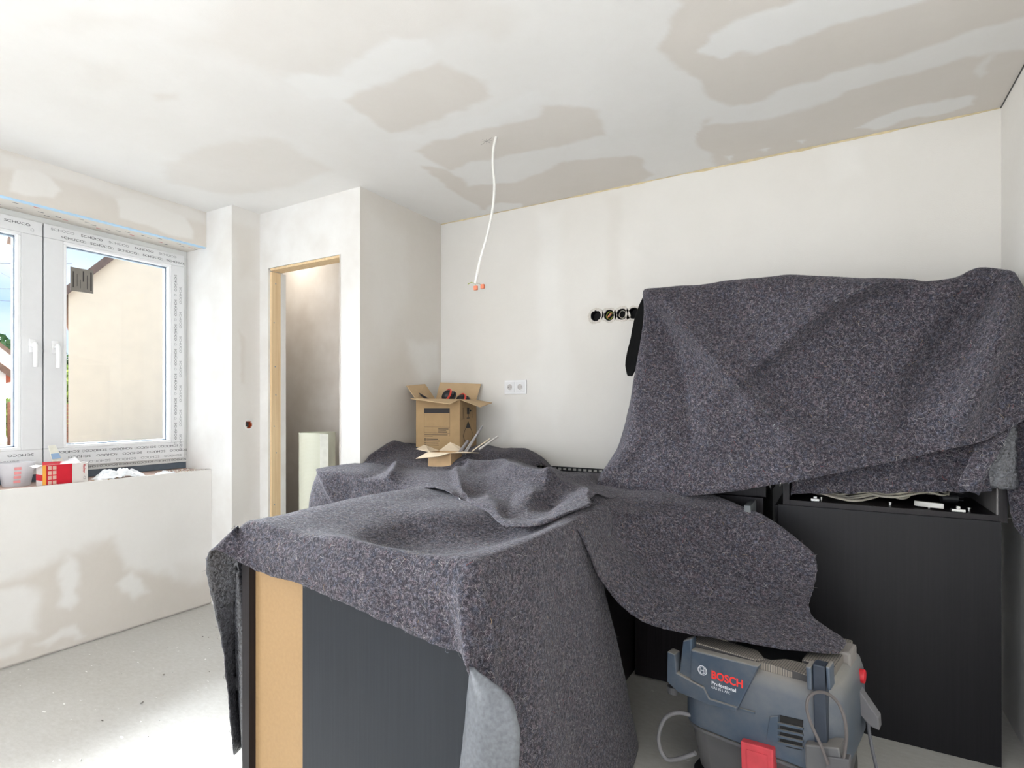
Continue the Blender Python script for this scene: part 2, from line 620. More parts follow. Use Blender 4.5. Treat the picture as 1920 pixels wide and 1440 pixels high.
# ceiling
WHITE, GREY = 1.0, 0.0
ceil_polys = [
    ([(330, 70), (480, -40), (920, -40), (905, 25), (820, 70), (700, 120), (560, 150), (450, 120)], 0.46, 0.10),
    ([(60, 50), (150, 25), (290, 40), (260, 62), (180, 60)], 0.62, 0.06),
    ([(240, 90), (430, 120), (640, 230), (700, 330), (560, 270), (350, 150)], 0.80, 0.05),
    ([(300, 322), (340, 290), (440, 262), (530, 262), (615, 318), (540, 352), (430, 366), (330, 345)], 0.46, 0.05),
    ([(275, 172), (335, 175), (330, 187), (290, 188)], 0.45, 0.03),
    ([(130, 110), (230, 120), (250, 150), (170, 170)], 0.66, 0.06),
    ([(520, 145), (560, 135), (640, 140), (720, 70), (800, 75), (812, 100), (700, 165), (640, 185), (575, 180)], WHITE, 0.025),
    ([(640, 190), (700, 170), (830, 120), (915, 160), (925, 180), (840, 215), (735, 252), (700, 230)], 0.16, 0.025),
    ([(860, 0), (960, 0), (990, 30), (950, 70), (880, 60)], 0.55, 0.05),
    ([(740, 262), (860, 225), (1010, 170), (1030, 190), (900, 250), (790, 272)], WHITE, 0.025),
    ([(775, 285), (815, 262), (935, 238), (1010, 222), (1017, 203), (1075, 196), (1110, 208), (1140, 250), (1060, 270), (930, 300), (850, 318), (812, 305)], 0.10, 0.022),
    ([(862, 325), (880, 308), (1000, 285), (1120, 262), (1160, 285), (1020, 312), (935, 345), (880, 348)], 0.9, 0.025),
    ([(785, 310), (845, 318), (880, 350), (965, 342), (1060, 305), (1185, 290), (1232, 330), (1110, 372), (985, 398), (960, 388), (905, 392), (840, 352)], 0.06, 0.02),
    ([(905, 395), (935, 378), (985, 382), (975, 395)], 0.9, 0.015),
    ([(1235, -30), (1262, 0), (1252, 60), (1232, 95), (1300, 150), (1365, 202), (1430, 185), (1560, 140), (1730, 90), (1960, 20), (1980, -60)], 0.03, 0.02),
    ([(1312, 92), (1340, 58), (1410, 25), (1520, -10), (1560, -60), (1830, -60), (1740, 0), (1600, 40), (1490, 85), (1420, 104), (1345, 110)], WHITE, 0.018),
    ([(1320, 222), (1305, 262), (1348, 318), (1600, 275), (1890, 210), (1960, 110), (1960, 60), (1700, 140), (1500, 200)], 0.03, 0.018),
    ([(1320, 232), (1345, 208), (1470, 180), (1620, 135), (1760, 88), (1840, 60), (1960, 30), (1960, 92), (1800, 110), (1640, 155), (1480, 215), (1400, 232)], 0.85, 0.025),
    ([(1612, 238), (1700, 205), (1828, 180), (1836, 194), (1720, 222), (1650, 242)], WHITE, 0.012),
    ([(1838, 115), (1862, 100), (1866, 130), (1848, 142)], 0.6, 0.015),
    ([(1352, 295), (1372, 290), (1370, 300)], WHITE, 0.012), ([(1418, 282), (1440, 278), (1436, 288)], WHITE, 0.012),
    ([(1485, 266), (1508, 262), (1502, 272)], WHITE, 0.012),
]
ceiling = gridwall('ceiling', (-3.95, YREAR - 0.2, ZC), (0, YB + 0.4 - YREAR, 0), (XR + 4.15, 0, 0), 460, 400, (0, 0, 0.2),
                   M_CEIL, ceil_polys, 0.86, dict(Z=ZC), rag=0.045, seed=3,
                   label='unpainted plasterboard ceiling with white filler patches')

# back wall with the round holes of the socket boxes
BOXES = [P(x, y, Y=YB) for x, y in ((1117, 592), (1142, 591), (1166, 589), (1188, 587))]
bw_polys = [
    ([(1010, 400), (1050, 395), (1052, 520), (1060, 700), (1030, 760), (1010, 600)], 0.85, 0.06),
    ([(1135, 365), (1165, 362), (1162, 470), (1172, 560), (1135, 560), (1140, 450)], 0.05, 0.04),
    ([(1560, 280), (1610, 275), (1615, 330), (1570, 335)], 0.8, 0.06),
    ([(985, 690), (1050, 640), (1075, 700), (1040, 800), (990, 760)], 0.8, 0.08),
    ([(1085, 590), (1120, 570), (1200, 570), (1200, 612), (1120, 622)], 0.15, 0.04),
    ([(840, 470), (900, 450), (930, 600), (900, 760), (845, 780)], 0.25, 0.14),
    ([(950, 740), (975, 745), (965, 800), (940, 830)], 0.8, 0.04),
]
back = gridwall('wall_back', (-3.8, YB, 0), (XR + 4.0, 0, 0), (0, 0, ZC), 400, 200, (0, 0.15, 0), M_BACKWALL, bw_polys, 0.42,
                dict(Y=YB), holes=[(b, 0.034) for b in BOXES], seed=11, label='cream papered back wall')

# right wall
gridwall('wall_right', (XR, YREAR - 0.2, 0), (0, YB + 0.2 - YREAR, 0), (0, 0, ZC), 20, 20, (0.15, 0, 0), M_WALL, (), 0.85,
         dict(X=XR), label='plain white right wall')

# partition with the doorway, its return to the back wall
DX0, DX1, DZ, YP, TP = -3.107, -2.462, 2.122, 2.26, 0.105
XS = -2.305
pm = MB()
pm.box(-3.80, DX0, YP, YP + TP, 0, ZC)
pm.box(DX1, XS - 0.0012, YP, YP + TP, 0, ZC)
pm.box(DX0, DX1, YP, YP + TP, DZ, ZC)
struct('wall_partition', pm, M_WHITE, label='white partition wall with raw doorway')
side_polys = [([(690, 400), (760, 440), (770, 560), (720, 640), (690, 560)], 0.5, 0.1),
              ([(760, 640), (820, 640), (825, 700), (770, 720)], 0.7, 0.05),
              ([(690, 700), (760, 650), (800, 760), (740, 840), (690, 830)], 0.0, 0.1)]
gridwall('wall_side', (XS, YP + 0.0008, 0), (0, YB - YP - 0.0008, 0), (0, 0, ZC), 70, 160, (-0.001, 0, 0), M_WALL, side_polys, 0.25,
         dict(X=XS), seed=21, label='grey beige return wall beside the doorway')
# closet behind the doorway
struct('wall_side_core', MB().box(XS - 0.10, XS - 0.0015, YP + TP, YB, 0, ZC), M_WHITE, label='core of the return wall')
struct('wall_closet', MB().box(-3.80, XS - 0.1, 2.80, 2.86, 0, ZC), M_BEIGE, label='raw plasterboard closet wall')
cm = MB().box(-3.88, -3.80, YP, 2.86, 0, ZC)
struct('wall_closet_end', cm, M_BEIGE, label='plain closet end wall')

# rough doorway lining: pine post and pine head
pine_mb = MB().box(DX0 + 0.001, DX0 + 0.016, YP + 0.012, YP + 0.078, 0, DZ - 0.02)
trim1 = struct('trim_1', pine_mb, M_PINE, label='raw pine post lining the doorway')
for z in (0.35, 0.62, 0.95, 1.12, 1.32, 1.5, 1.78, 2.03):
    yy = YP + 0.028 + 0.028 * random.random()
    link('screw', MB().cyl((DX0 + 0.0155, yy, z), (1, 0, 0), 0.0042, 0.0012, 10).mesh('screw', M_GASKET), trim1)
struct('trim_2', MB().box(DX0 + 0.016, DX1 - 0.002, YP + 0.004, YP + 0.085, DZ - 0.016, DZ - 0.002), M_PINE, label='raw pine head over the doorway')
struct('trim_3', MB().box(DX0 + 0.001, DX0 + 0.02, YP + 0.08, YP + TP + 0.01, 0, DZ - 0.02), M_WHITE, label='white board edge behind the pine post')
# ragged plaster at the right-hand edge of the opening
rg = []
for i in range(90):
    z = 0.6 + i * (DZ - 0.6) / 89
    rg.append((z, 0.003 + 0.009 * max(0, fbm(z * 14, 3.3, 5, 3) + 0.35)))
m = MB()
v = []
for z, w in rg:
    v += [(DX1 - w, YP - 0.0015, z), (DX1 + 0.004, YP - 0.0015, z), (DX1 + 0.004, YP + 0.012, z), (DX1 - w, YP + 0.012, z)]
f = []
for i in range(len(rg) - 1):
    for j in range(4):
        a, b = i * 4 + j, i * 4 + (j + 1) % 4
        f.append((a, b, b + 4, a + 4))
m.add(v, f)
struct('trim_4', m, M_BEIGE, label='ragged board edge on the right of the doorway')

# pier between window and doorway
YPIER = 2.07
pier_side = [([(438, 420), (480, 430), (478, 520), (450, 520)], 0.3, 0.06), ([(448, 620), (460, 640), (458, 720), (450, 720)], 0.0, 0.02),
             ([(452, 560), (485, 560), (485, 900), (460, 960)], 0.45, 0.05)]
HOLE = P(466, 796, X=-3.19)
gridwall('wall_left_pier', (-3.19, YPIER, 0), (0, YP - YPIER, 0), (0, 0, ZC), 24, 240, (-0.49, 0, 0), M_WALL, pier_side, 0.62,
         dict(X=-3.19), holes=[(HOLE, 0.022)], seed=31, label='white wall pier between window and doorway')
struct('wall_left_reveal', MB().box(-3.745, -3.1905, YPIER - 0.002, YPIER + 0.03, 0, ZC), M_WHITE, label='white window reveal on the pier')

# lintel, parapet and the rest of the window wall
YW0 = 0.50
lin_polys = [([(-5, 282), (60, 298), (200, 340), (386, 400), (386, 420), (300, 395), (160, 350), (60, 325), (-5, 315)], 0.55, 0.03),
             ([(18, 345), (30, 320), (62, 316), (95, 335), (118, 360), (100, 372), (50, 368), (20, 362)], 0.72, 0.012),
             ([(214, 368), (250, 368), (310, 392), (350, 408), (364, 432), (362, 448), (320, 440), (225, 408)], 0.72, 0.012)]
gridwall('wall_left_lintel', (XLIN, YREAR - 0.2, 2.258), (0, YPIER - YREAR + 0.2, 0), (0, 0, ZC - 2.258), 420, 30, (-0.35, 0, 0), M_WALL,
         lin_polys, 0.12, dict(X=XLIN), seed=41, rag=0.02, label='plasterboard lintel strip above the window')
par_polys = [([(-20, 1090), (60, 1075), (130, 1040), (215, 1003), (240, 1060), (330, 1085), (410, 1060), (410, 1140), (-20, 1270)], 0.02, 0.05),
             ([(-20, 1110), (40, 1100), (75, 1120), (60, 1180), (-20, 1200)], 0.8, 0.05),
             ([(112, 1075), (130, 1040), (150, 1050), (145, 1110), (130, 1145), (112, 1130)], 0.85, 0.03),
             ([(215, 1095), (255, 1070), (280, 1110), (250, 1122)], 0.8, 0.03),
             ([(330, 1060), (385, 1055), (380, 1090), (330, 1090)], 0.55, 0.05),
             ([(60, 1205), (150, 1180), (165, 1190), (90, 1212)], 0.7, 0.02), ([(-20, 1220), (30, 1200), (40, 1225), (-20, 1240)], 0.6, 0.03)]
gridwall('wall_left_parapet', (XPAR, YREAR - 0.2, 0.012), (0, YPIER - YREAR + 0.2 - 0.003, 0), (0, 0, 0.838), 420, 90, (-0.0125, 0, 0), M_WALL,
         par_polys, 0.78, dict(X=XPAR), seed=51, rag=0.05, label='plasterboard parapet below the window')
YT0, YT1 = -1.5, -0.40                       # terrace door beside the camera
wm = MB()
wm.box(-3.9, XPAR - 0.013, YW0, YPIER, 0, 0.838)
wm.box(-3.9, XPAR - 0.013, YT1, YW0, 0, 2.258)
wm.box(-3.9, XPAR - 0.013, YREAR - 0.2, YT0, 0, 2.258)
struct('wall_left', wm, M_BEIGE, label='window wall with rough sill')
# wall behind the camera with its wide window opening
wm = MB()
wm.box(-4.1, -3.0, YREAR - 0.15, YREAR, 0, ZC); wm.box(0.5, XR + 0.15, YREAR - 0.15, YREAR, 0, ZC)
wm.box(-3.0, 0.5, YREAR - 0.15, YREAR, 0, 0.45); wm.box(-3.0, 0.5, YREAR - 0.15, YREAR, 2.28, ZC)
struct('wall_front', wm, M_WHITE, label='white wall behind the camera')

# foam bead and crack where the back wall meets the ceiling
m = MB(); v = []; f = []
nb = 160
for i in range(nb):
    x = XS + (XR - XS) * i / (nb - 1)
    w_ = 0.004 + 0.010 * max(0.0, float(fbm(np.array(x * 7.0), np.array(1.7), 77, 3)) + 0.15)
    v += [(x, YB - 0.0005, ZC - w_), (x, YB - 0.004, ZC - w_ * 0.6), (x, YB - w_ * 0.9, ZC - 0.0006)]
for i in range(nb - 1):
    for j in range(2):
        a = 3 * i + j
        f.append((a, a + 1, a + 4, a + 3))
m.add(v, f)
struct('trim_6', m, plain('yellowed_foam_bead', (214, 198, 160), 0.9, var=0.12, scale=30), label='yellowed foam bead along the back wall and ceiling')
struct('trim_7', MB().box(XR - 0.004, XR - 0.0005, 0.4, YB - 0.002, ZC - 0.004, ZC - 0.0005), plain('dark_joint', (92, 92, 90), 0.9), label='dark joint between right wall and ceiling')
# pencilled star beside the lamp outlet on the ceiling
sc = P(912, 265, Z=ZC)
for k, (ln, an) in enumerate(((0.055, 0.2), (0.05, 1.3), (0.045, 2.1), (0.09, 2.75))):
    o = link('pencil_mark', MB().box(-ln / 2, ln / 2, -0.0006, 0.0006, -0.0006, 0.0004).mesh('pencil_mark', plain('pencil_grey', (150, 146, 142), 0.9)), ceiling)
    o.location = (sc[0], sc[1], ZC); o.rotation_euler = (0, 0, an)

# ------------------------------------------------------------------ window with two sashes
win = thing('window_1', 'white plastic double window still in its printed film', 'window', (XL, 1.285, 0.88))
del win['category']; win['kind'] = 'structure'
WO = np.array((XL, 1.285, 0.88))
def wbox(mb, y0, y1, z0, z1, x0, x1):
    return mb.box(x0 - WO[0], x1 - WO[0], y0 - WO[1], y1 - WO[1], z0 - WO[2], z1 - WO[2])
fm = MB()
Y0, Y1, Z0, Z1 = YW0, YPIER - 0.003, 0.885, 2.258
for a in ((Y0, Y1, Z1 - 0.045, Z1), (Y0, Y1, Z0, Z0 + 0.045), (Y0, Y0 + 0.045, Z0 + 0.045, Z1 - 0.045), (Y1 - 0.045, Y1, Z0 + 0.045, Z1 - 0.045)):
    wbox(fm, *a, XL - 0.10, XL - 0.01)
frame = link('window_frame', fm.mesh('window_frame', M_FILMW, 0.003), win)
wm2 = MB(); wbox(wm2, Y0, Y1, 0.845, Z0, XL - 0.09, XL - 0.022)
link('base_profile', wm2.mesh('base_profile', plain('dark_base_profile', (92, 104, 116), 0.5), 0.002), win, 'dark grey base profile')
sm = MB(); wbox(sm, Y0, Y1, 2.2585, 2.2615, XL - 0.02, XLIN - 0.003)
tape = link('sealing_tape', sm.mesh('sealing_tape', M_FILMW), win, 'white printed sealing tape under the lintel')
sm = MB(); wbox(sm, Y0, Y1, 2.2535, 2.2575, XLIN - 0.030, XLIN + 0.0012)
link('blue_tape', sm.mesh('blue_tape', plain('blue_film_edge', (176, 212, 236), 0.4)), win, 'pale blue tape edge')

def sash(y0, y1, gy0, gy1, z0=0.915, z1=2.225, gz0=1.018, gz1=2.150):
    m = MB()
    for a in ((y0, y1, gz1, z1), (y0, y1, z0, gz0), (y0, gy0, gz0, gz1), (gy1, y1, gz0, gz1)):
        wbox(m, *a, XL - 0.07, XL + 0.008)
    s = link('sash', m.mesh('sash', M_PVC, 0.004), win)
    m = MB(); b = 0.016
    for a in ((gy0, gy1, gz1 - b, gz1), (gy0, gy1, gz0, gz0 + b), (gy0, gy0 + b, gz0 + b, gz1 - b), (gy1 - b, gy1, gz0 + b, gz1 - b)):
        wbox(m, *a, XL - 0.05, XL + 0.006)
    link('glazing_bead', m.mesh('glazing_bead', M_PVC2, 0.003), s)
    m = MB(); g = 0.006
    c0, c1, d0, d1 = gy0 + b, gy1 - b, gz0 + b, gz1 - b
    for a in ((c0, c1, d1 - g, d1), (c0, c1, d0, d0 + g), (c0, c0 + g, d0, d1), (c1 - g, c1, d0, d1)):
        wbox(m, *a, XL - 0.055, XL - 0.028)
    link('gasket', m.mesh('gasket', M_GASKET), s)
    m = MB(); wbox(m, gy0 + 0.004, gy1 - 0.004, gz0 + 0.004, gz1 - 0.004, XL - 0.042, XL - 0.038)
    link('pane', m.mesh('pane', M_GLASS), s)
    return s
sash_r = sash(1.300, 2.040, 1.386, 1.960)
sash_l = sash(0.550, 1.294, 0.634, 1.204)
for sh, y in ((sash_l, 1.250), (sash_r, 1.348)):
    m = MB()
    m.cyl((0.008, y - WO[1], 1.565 - WO[2]), (1, 0, 0), 0.017, 0.008, 20)
    wbox(m, y - 0.014, y + 0.014, 1.53, 1.60, XL + 0.006, XL + 0.014)
    m.cyl((0.014, y - WO[1], 1.565 - WO[2]), (1, 0, 0), 0.010, 0.035, 16)
    h = MB()
    h.tube([(0.045, y - WO[1], 1.578 - WO[2]), (0.05, y - WO[1], 1.565 - WO[2]), (0.052, y - WO[1], 1.52 - WO[2]), (0.050, y - WO[1], 1.452 - WO[2])],
           [0.009, 0.012, 0.011, 0.010], 10)
    hd = link('handle', m.mesh('handle', M_PVC2, 0.002, True), sh)
    link('lever', h.mesh('lever', M_PVC2, 0, True), hd)

m = MB(); wbox(m, 1.290, 1.304, 0.925, 2.215, XL - 0.068, XL - 0.004)
link('meeting_seal', m.mesh('meeting_seal', plain('dark_meeting_seal', (112, 116, 120), 0.7)), win, 'dark seal between the two sashes')
# printed film: the brand lettering and the little pictograms
def house_icon(parent, y, z, s, rot=0):
    pts = [(-1, -1), (1, -1), (1, 0.2), (0, 1.2), (-1, 0.2)]
    m = MB()
    c, sn = math.cos(rot), math.sin(rot)
    q = [(0.0, (p[0] * c - p[1] * sn) * s, (p[0] * sn + p[1] * c) * s) for p in pts]
    for i in range(5):
        m.tube([q[i], q[(i + 1) % 5]], 0.0007, 4, cap=False)
    o = link('pictogram', m.mesh('pictogram', M_INKL), parent)
    o.location = (0.0088, y - WO[1], z - WO[2])
def film_text(parent, y, z, rot, h=0.0125, mat=M_INK, x=0.0086):
    c, s = math.cos(rot), math.sin(rot)
    put_text('SCHÜCO', mat, parent, (x, y - WO[1], z - WO[2]), (0, c, s), (0, -s, c), h, 1.45, 0.01)
yv = [1.36 + 0.138 * k for k in range(5)]
for k, y in enumerate(yv):
    if y + 0.09 < 2.03:
        film_text(sash_r, y + 0.015, 2.165, 0)
        house_icon(sash_r, y + 0.125, 2.17, 0.006)
    film_text(sash_r, y - 0.03, 2.197, 0, mat=M_INK if k % 2 else M_INKL)
for k in range(7):
    z = 2.09 - 0.158 * k
    film_text(sash_r, 1.978, z, -math.pi / 2)
    film_text(sash_r, 2.008, z - 0.075, -math.pi / 2, mat=M_INKL)
    house_icon(sash_r, 1.983, z - 0.13, 0.006, -math.pi / 2)
for k in range(5):
    y = 1.46 + 0.135 * k
    film_text(sash_r, y, 1.002, math.pi)
    film_text(sash_r, y + 0.055, 0.972, math.pi)
    film_text(sash_r, y + 0.02, 0.940, math.pi, mat=M_INKL)
    house_icon(sash_r, y + 0.02, 0.995, 0.006, math.pi)
for k in range(6):
    y = 1.56 + 0.10 * k
    film_text(frame, y, 0.909, math.pi, 0.011, x=-0.0094)
for k in range(4):
    y = 0.70 + 0.145 * k
    film_text(sash_l, y, 2.190, 0)
    house_icon(sash_l, y + 0.115, 2.175, 0.006)
    film_text(sash_l, y + 0.12, 0.998, math.pi)
    film_text(sash_l, y + 0.06, 0.965, math.pi)
# specks of print on the sealing tape
for k in range(26):
    y = 1.06 + k * 0.04
    m = MB().box(0, 0.004 + 0.006 * random.random(), -0.012, 0.012, 0, 0.0008)
    o = link('print_mark', m.mesh('print_mark', M_INK if k % 4 else M_REDD), tape)
    o.location = (0.03 + 0.12 * random.random(), y - WO[1], 2.2576 - WO[2])

# paper sticker on the pane
m = MB(); wbox(m, 1.447 - 0.012, 1.559 - 0.012, 1.895, 2.028, XL - 0.0378, XL - 0.0368)
M_STICK = plain('grey_sticker', (128, 122, 114), 0.6)
stick = link('sticker', m.mesh('sticker', M_STICK), win, 'grey paper sticker stuck on the pane')
lines = [(0.010, 0.02, 0.11, 2), (0.030, 0.03, 0.10, 1), (0.045, 0.02, 0.07, 1), (0.058, 0.06, 0.12, 3), (0.078, 0.02, 0.10, 1), (0.095, 0.015, 0.12, 3)]
for dy, a, b, w in lines:
    m = MB(); wbox(m, 1.437 + dy, 1.437 + dy + 0.0022 * w, 1.895 + a, 1.895 + b, XL - 0.0368, XL - 0.0364)
    link('print_line', m.mesh('print_line', M_BLACKP), stick)

# ------------------------------------------------------------------ outside
def house(name, label, corner, rot, depth, width, side, zg, ze, slope, wall, roof, over=0.25, verge=0.12, group=None, chimney=False):
    """gabled house with one gable turned to the window. corner: the near corner we see; side: +1 if the gable runs to the right of it"""
    t = thing(name, label, 'house', (corner[0], corner[1], zg), rot, group)
    a, b = (0, width) if side > 0 else (-width, 0)
    ym = (a + b) / 2; e = ze - zg; r = e + slope * width / 2
    m = MB().prism([(0, a, 0), (0, b, 0), (0, b, e), (0, ym, r), (0, a, e)], (-depth, 0, 0))
    link('walls', m.mesh('walls', wall), t)
    for sg in (-1, 1):
        ye = ym + sg * (width / 2 + over); zl = e - slope * over
        m = MB().prism([(verge, ym, r + 0.02), (verge, ye, zl + 0.02), (verge, ye, zl + 0.22), (verge, ym, r + 0.22)], (-depth - 2 * verge, 0, 0))
        link('roof_slope', m.mesh('roof_slope', roof), t)
        m = MB().prism([(verge + 0.04, ym, r - 0.10), (verge + 0.04, ye, zl - 0.10), (verge + 0.04, ye, zl + 0.20), (verge + 0.04, ym, r + 0.20)], (-0.04, 0, 0))
        link('verge_board', m.mesh('verge_board', plain('weathered_verge_board', (122, 98, 86), 0.7, var=0.2, scale=6)), t)
    if chimney:
        link('chimney', MB().box(-2.2, -1.6, ym + 1.0, ym + 1.6, r - 1.5, r + 0.5).mesh('chimney', M_TILE), t)
    return t
M_CREAM = plain('cream_render', (248, 226, 198), 0.9, var=0.03, scale=2)
M_WRENDER = plain('white_render', (244, 243, 240), 0.9, var=0.02, scale=2)
M_TILE = plain('red_roof_tile', (186, 98, 70), 0.8, var=0.2, scale=9)
M_BROOF = plain('brown_roof_tile', (118, 96, 86), 0.8, var=0.2, scale=9)
house('neighbour_house', 'cream rendered neighbour house gable filling the right window pane', P(128, 764, D=18.1), R(-23), 9.0, 8.0, 1, -0.5, 5.0, 1.1, M_CREAM, M_BROOF, 0.3, 0.2)
house('white_house', 'white house with orange tiled roof at the left edge of the left pane', P(11, 764, D=22.0), R(-12), 8.0, 7.0, -1, -0.5, 2.62, 0.9, M_WRENDER, M_TILE, 0.35, 0.2)
house('white_house', 'farther white house with chimney below the trees', P(31, 764, D=36.0), R(-12), 8.0, 8.0, -1, -0.5, 4.4, 0.95, M_WRENDER, M_TILE, 0.4, 0.2, chimney=True)
struct('ground_outside', MB().box(-90, -3.95, -40, 60, -0.6, -0.5), plain('paved_yard', (176, 168, 154), 0.9, var=0.12, scale=1.2), label='pale paved yard outside')

ev = thing('roof_eave', 'white soffit and brown eave end high outside the left pane', 'roof', tuple(P(0, 455, D=7.0)))
ev0 = np.array(ev.location)
link('soffit', MB().prism([P(x, y, D=7.0) - ev0 for x, y in ((-60, 430), (16, 440), (2, 466), (-60, 474))], FW * 0.4).mesh('soffit', M_WRENDER), ev)
link('eave_board', MB().prism([P(x, y, D=7.01) - ev0 for x, y in ((16, 440), (31, 442), (29, 451), (13, 457))], FW * 0.4).mesh('eave_board', plain('brown_eave_board', (138, 112, 98), 0.8)), ev)

def leaf_mat(name, c0, c1):
    t = NT(name)
    n = t.noise(1.5, 4)
    t.base(t.ramp(n.outputs['Fac'], [(0.3, c0), (0.7, c1)]))
    t.rough(0.7)
    return t.m
M_LEAF = leaf_mat('tree_leaves', (52, 84, 48), (96, 132, 74))
M_LEAF2 = leaf_mat('hedge_leaves', (98, 132, 62), (158, 176, 92))
M_BARK = plain('bark', (92, 74, 58), 0.9)
def foliage(radii, n, size, seed):
    g = np.random.default_rng(seed)
    d = g.normal(size=(n, 3)); d /= np.linalg.norm(d, axis=1)[:, None]
    r = (0.55 + 0.45 * g.random(n)) * (1 + 0.25 * np.sin(d[:, 0] * 5 + seed) * np.cos(d[:, 2] * 6))
    c = d * r[:, None] * np.array(radii)
    a = g.normal(size=(n, 3)); a /= np.linalg.norm(a, axis=1)[:, None]
    b = np.cross(a, g.normal(size=(n, 3))); b /= np.linalg.norm(b, axis=1)[:, None]
    s = size * (0.6 + 0.8 * g.random(n))[:, None]
    v = np.stack([c - a * s, c + b * s * 0.6, c + a * s, c - b * s * 0.6], 1).reshape(-1, 3)
    f = np.arange(4 * n).reshape(-1, 4)
    return v, f
def tree(name, label, cat, loc, trunk_h, radii, n, size, mat, seed, group=None):
    t = thing(name, label, cat, loc, group=group)
    v, f = foliage(radii, n, size, seed)
    v[:, 2] += trunk_h + radii[2] * 0.75
    me = bpy.data.meshes.new('foliage'); me.from_pydata(v.tolist(), [], f.tolist()); me.materials.append(mat); me.update()
    o = link('foliage', me, t); o['kind'] = 'stuff'
    link('trunk', MB().tube([(0, 0, 0), (0.1, 0, trunk_h), (0.0, 0.1, trunk_h + radii[2] * 0.8)], [0.28, 0.2, 0.08], 8).mesh('trunk', M_BARK), t)
    return t
for i, (px, d, h, r, lb) in enumerate(((-60, 46, 1.6, 4.0, 'tall dark green tree at the far left behind the roofs'),
                                       (14, 62, 2.4, 4.8, 'round green tree rising behind the left pane houses'),
                                       (121, 82, 3.2, 4.2, 'slim dark tree seen just left of the cream gable'))):
    p = P(px, 764, D=d)
    tree('tree', lb, 'tree', (p[0], p[1], -0.5), h, (r, r, r * 0.9), 2600, 0.42, M_LEAF, 60 + i, 'trees behind the houses')
for i, (px, d, lb) in enumerate(((29, 28.5, 'light green garden bush above the fence, left pane'), (121, 30, 'light green garden bush above the fence beside the cream gable'))):
    p = P(px, 764, D=d)
    tree('bush', lb, 'bush', (p[0], p[1], -0.5), 0.4 if i == 0 else 1.0, (0.9, 0.9, 1.1 if i == 0 else 1.7), 1800, 0.13, M_LEAF2, 80 + i, 'bushes above the fence')
fa, fb = P(15, 764, D=25.5), P(135, 764, D=25.5)
ft = thing('garden_fence', 'brown wooden slat fence behind the yard', 'fence', (fa[0], fa[1], -0.5))
L = np.hypot(*(fb - fa)[:2]); ft.rotation_euler = (0, 0, math.atan2(fb[1] - fa[1], fb[0] - fa[0]))
M_FENCE = plain('brown_fence_wood', (150, 108, 92), 0.8, var=0.15, scale=5)
slat = MB().box(0, L, -0.015, 0.015, 0, 0.155).mesh('slat', M_FENCE)
for k in range(10):
    o = link('slat', slat, ft); o.location = (0, 0, 0.12 + k * 0.18)
post = MB().box(-0.05, 0.05, 0.02, 0.12, 0, 2.0).mesh('post', M_FENCE)
for k in range(7):
    o = link('post', post, ft); o.location = (L * k / 6, 0, 0)
for k, (a, b, lb) in enumerate((((-20, 492), (135, 494), 'upper power line crossing the sky level'), ((-20, 498), (40, 528), 'power line slanting down behind the left pane'),
                                ((-20, 541), (150, 536), 'middle thin power line in the sky'), ((-20, 562), (150, 566), 'lowest thin power line in the sky'))):
    p, q = P(*a, D=24.0), P(*b, D=27.0)
    pts = [p + (q - p) * s - np.array([0, 0, 0.25 * s * (1 - s)]) for s in np.linspace(-0.15, 1.0, 9)]
    o = link('power_line', MB().tube(pts, 0.008 if k else 0.012, 5).mesh('power_line', plain('dark_wire', (104, 108, 116), 0.6)))
    rebase(o); tag(o, lb, 'cable', 'power lines outside')

# ================================================================== KITCHEN UNITS
def carcass(t, x0, x1, y0, y1, z0, z1, th=0.018, mat=None, top=True, front_open=True):
    """side panels, bottom, back (and top) of a unit, in the thing's space; opening towards -Y"""
    mat = mat or M_CAB
    for a, b in ((x0, x0 + th), (x1 - th, x1)):
        link('side_panel', MB().box(a, b, y0, y1, z0, z1).mesh('side_panel', mat, 0.0008), t)
    link('bottom_panel', MB().box(x0 + th, x1 - th, y0, y1, z0 + 0.0, z0 + th).mesh('bottom_panel', mat, 0.0008), t)
    link('back_panel', MB().box(x0 + th, x1 - th, y1 - 0.008, y1, z0 + th, z1 - (th if top else 0)).mesh('back_panel', mat), t)
    if top:
        link('top_panel', MB().box(x0 + th, x1 - th, y0, y1, z1 - th, z1).mesh('top_panel', mat, 0.0008), t)

# peninsula: two units back to back; we look at the back of the nearer one
t = thing('kitchen_unit', 'near kitchen unit with tan back board and dark grey panel, under felt', 'cabinet', (-1.13, 1.05, 0))
link('side_panel', MB().box(-0.438, -0.404, 0.0, 0.46, 0, 0.865).mesh('side_panel', M_CAB, 0.001), t)
link('side_panel', MB().box(0.40, 0.42, 0.02, 0.46, 0, 0.865).mesh('side_panel', M_CAB, 0.001), t)
link('back_panel', MB().box(-0.404, 0.40, 0.022, 0.027, 0.03, 0.86).mesh('back_panel', M_HDF), t, 'tan hardboard back')
link('cover_panel', MB().box(-0.164, 0.42, 0.0, 0.016, 0.0, 0.86).mesh('cover_panel', M_ISLAND, 0.001), t, 'dark grey wood-grain panel')
link('bottom_panel', MB().box(-0.404, 0.40, 0.027, 0.46, 0.08, 0.098).mesh('bottom_panel', M_CAB), t)
link('rail', MB().box(-0.404, 0.40, 0.40, 0.418, 0.68, 0.76).mesh('rail', M_CAB), t)
t = thing('kitchen_unit', 'second peninsula unit between the near unit and the back run, under felt', 'cabinet', (-1.13, 1.53, 0))
carcass(t, -0.43, 0.42, 0, 0.34, 0.0, 0.865, top=False)
t = thing('kitchen_unit', 'corner kitchen unit below the cardboard boxes, under felt', 'cabinet', (-1.52, 1.95, 0))
carcass(t, -0.74, 0.70, 0, 1.03, 0.0, 0.862)
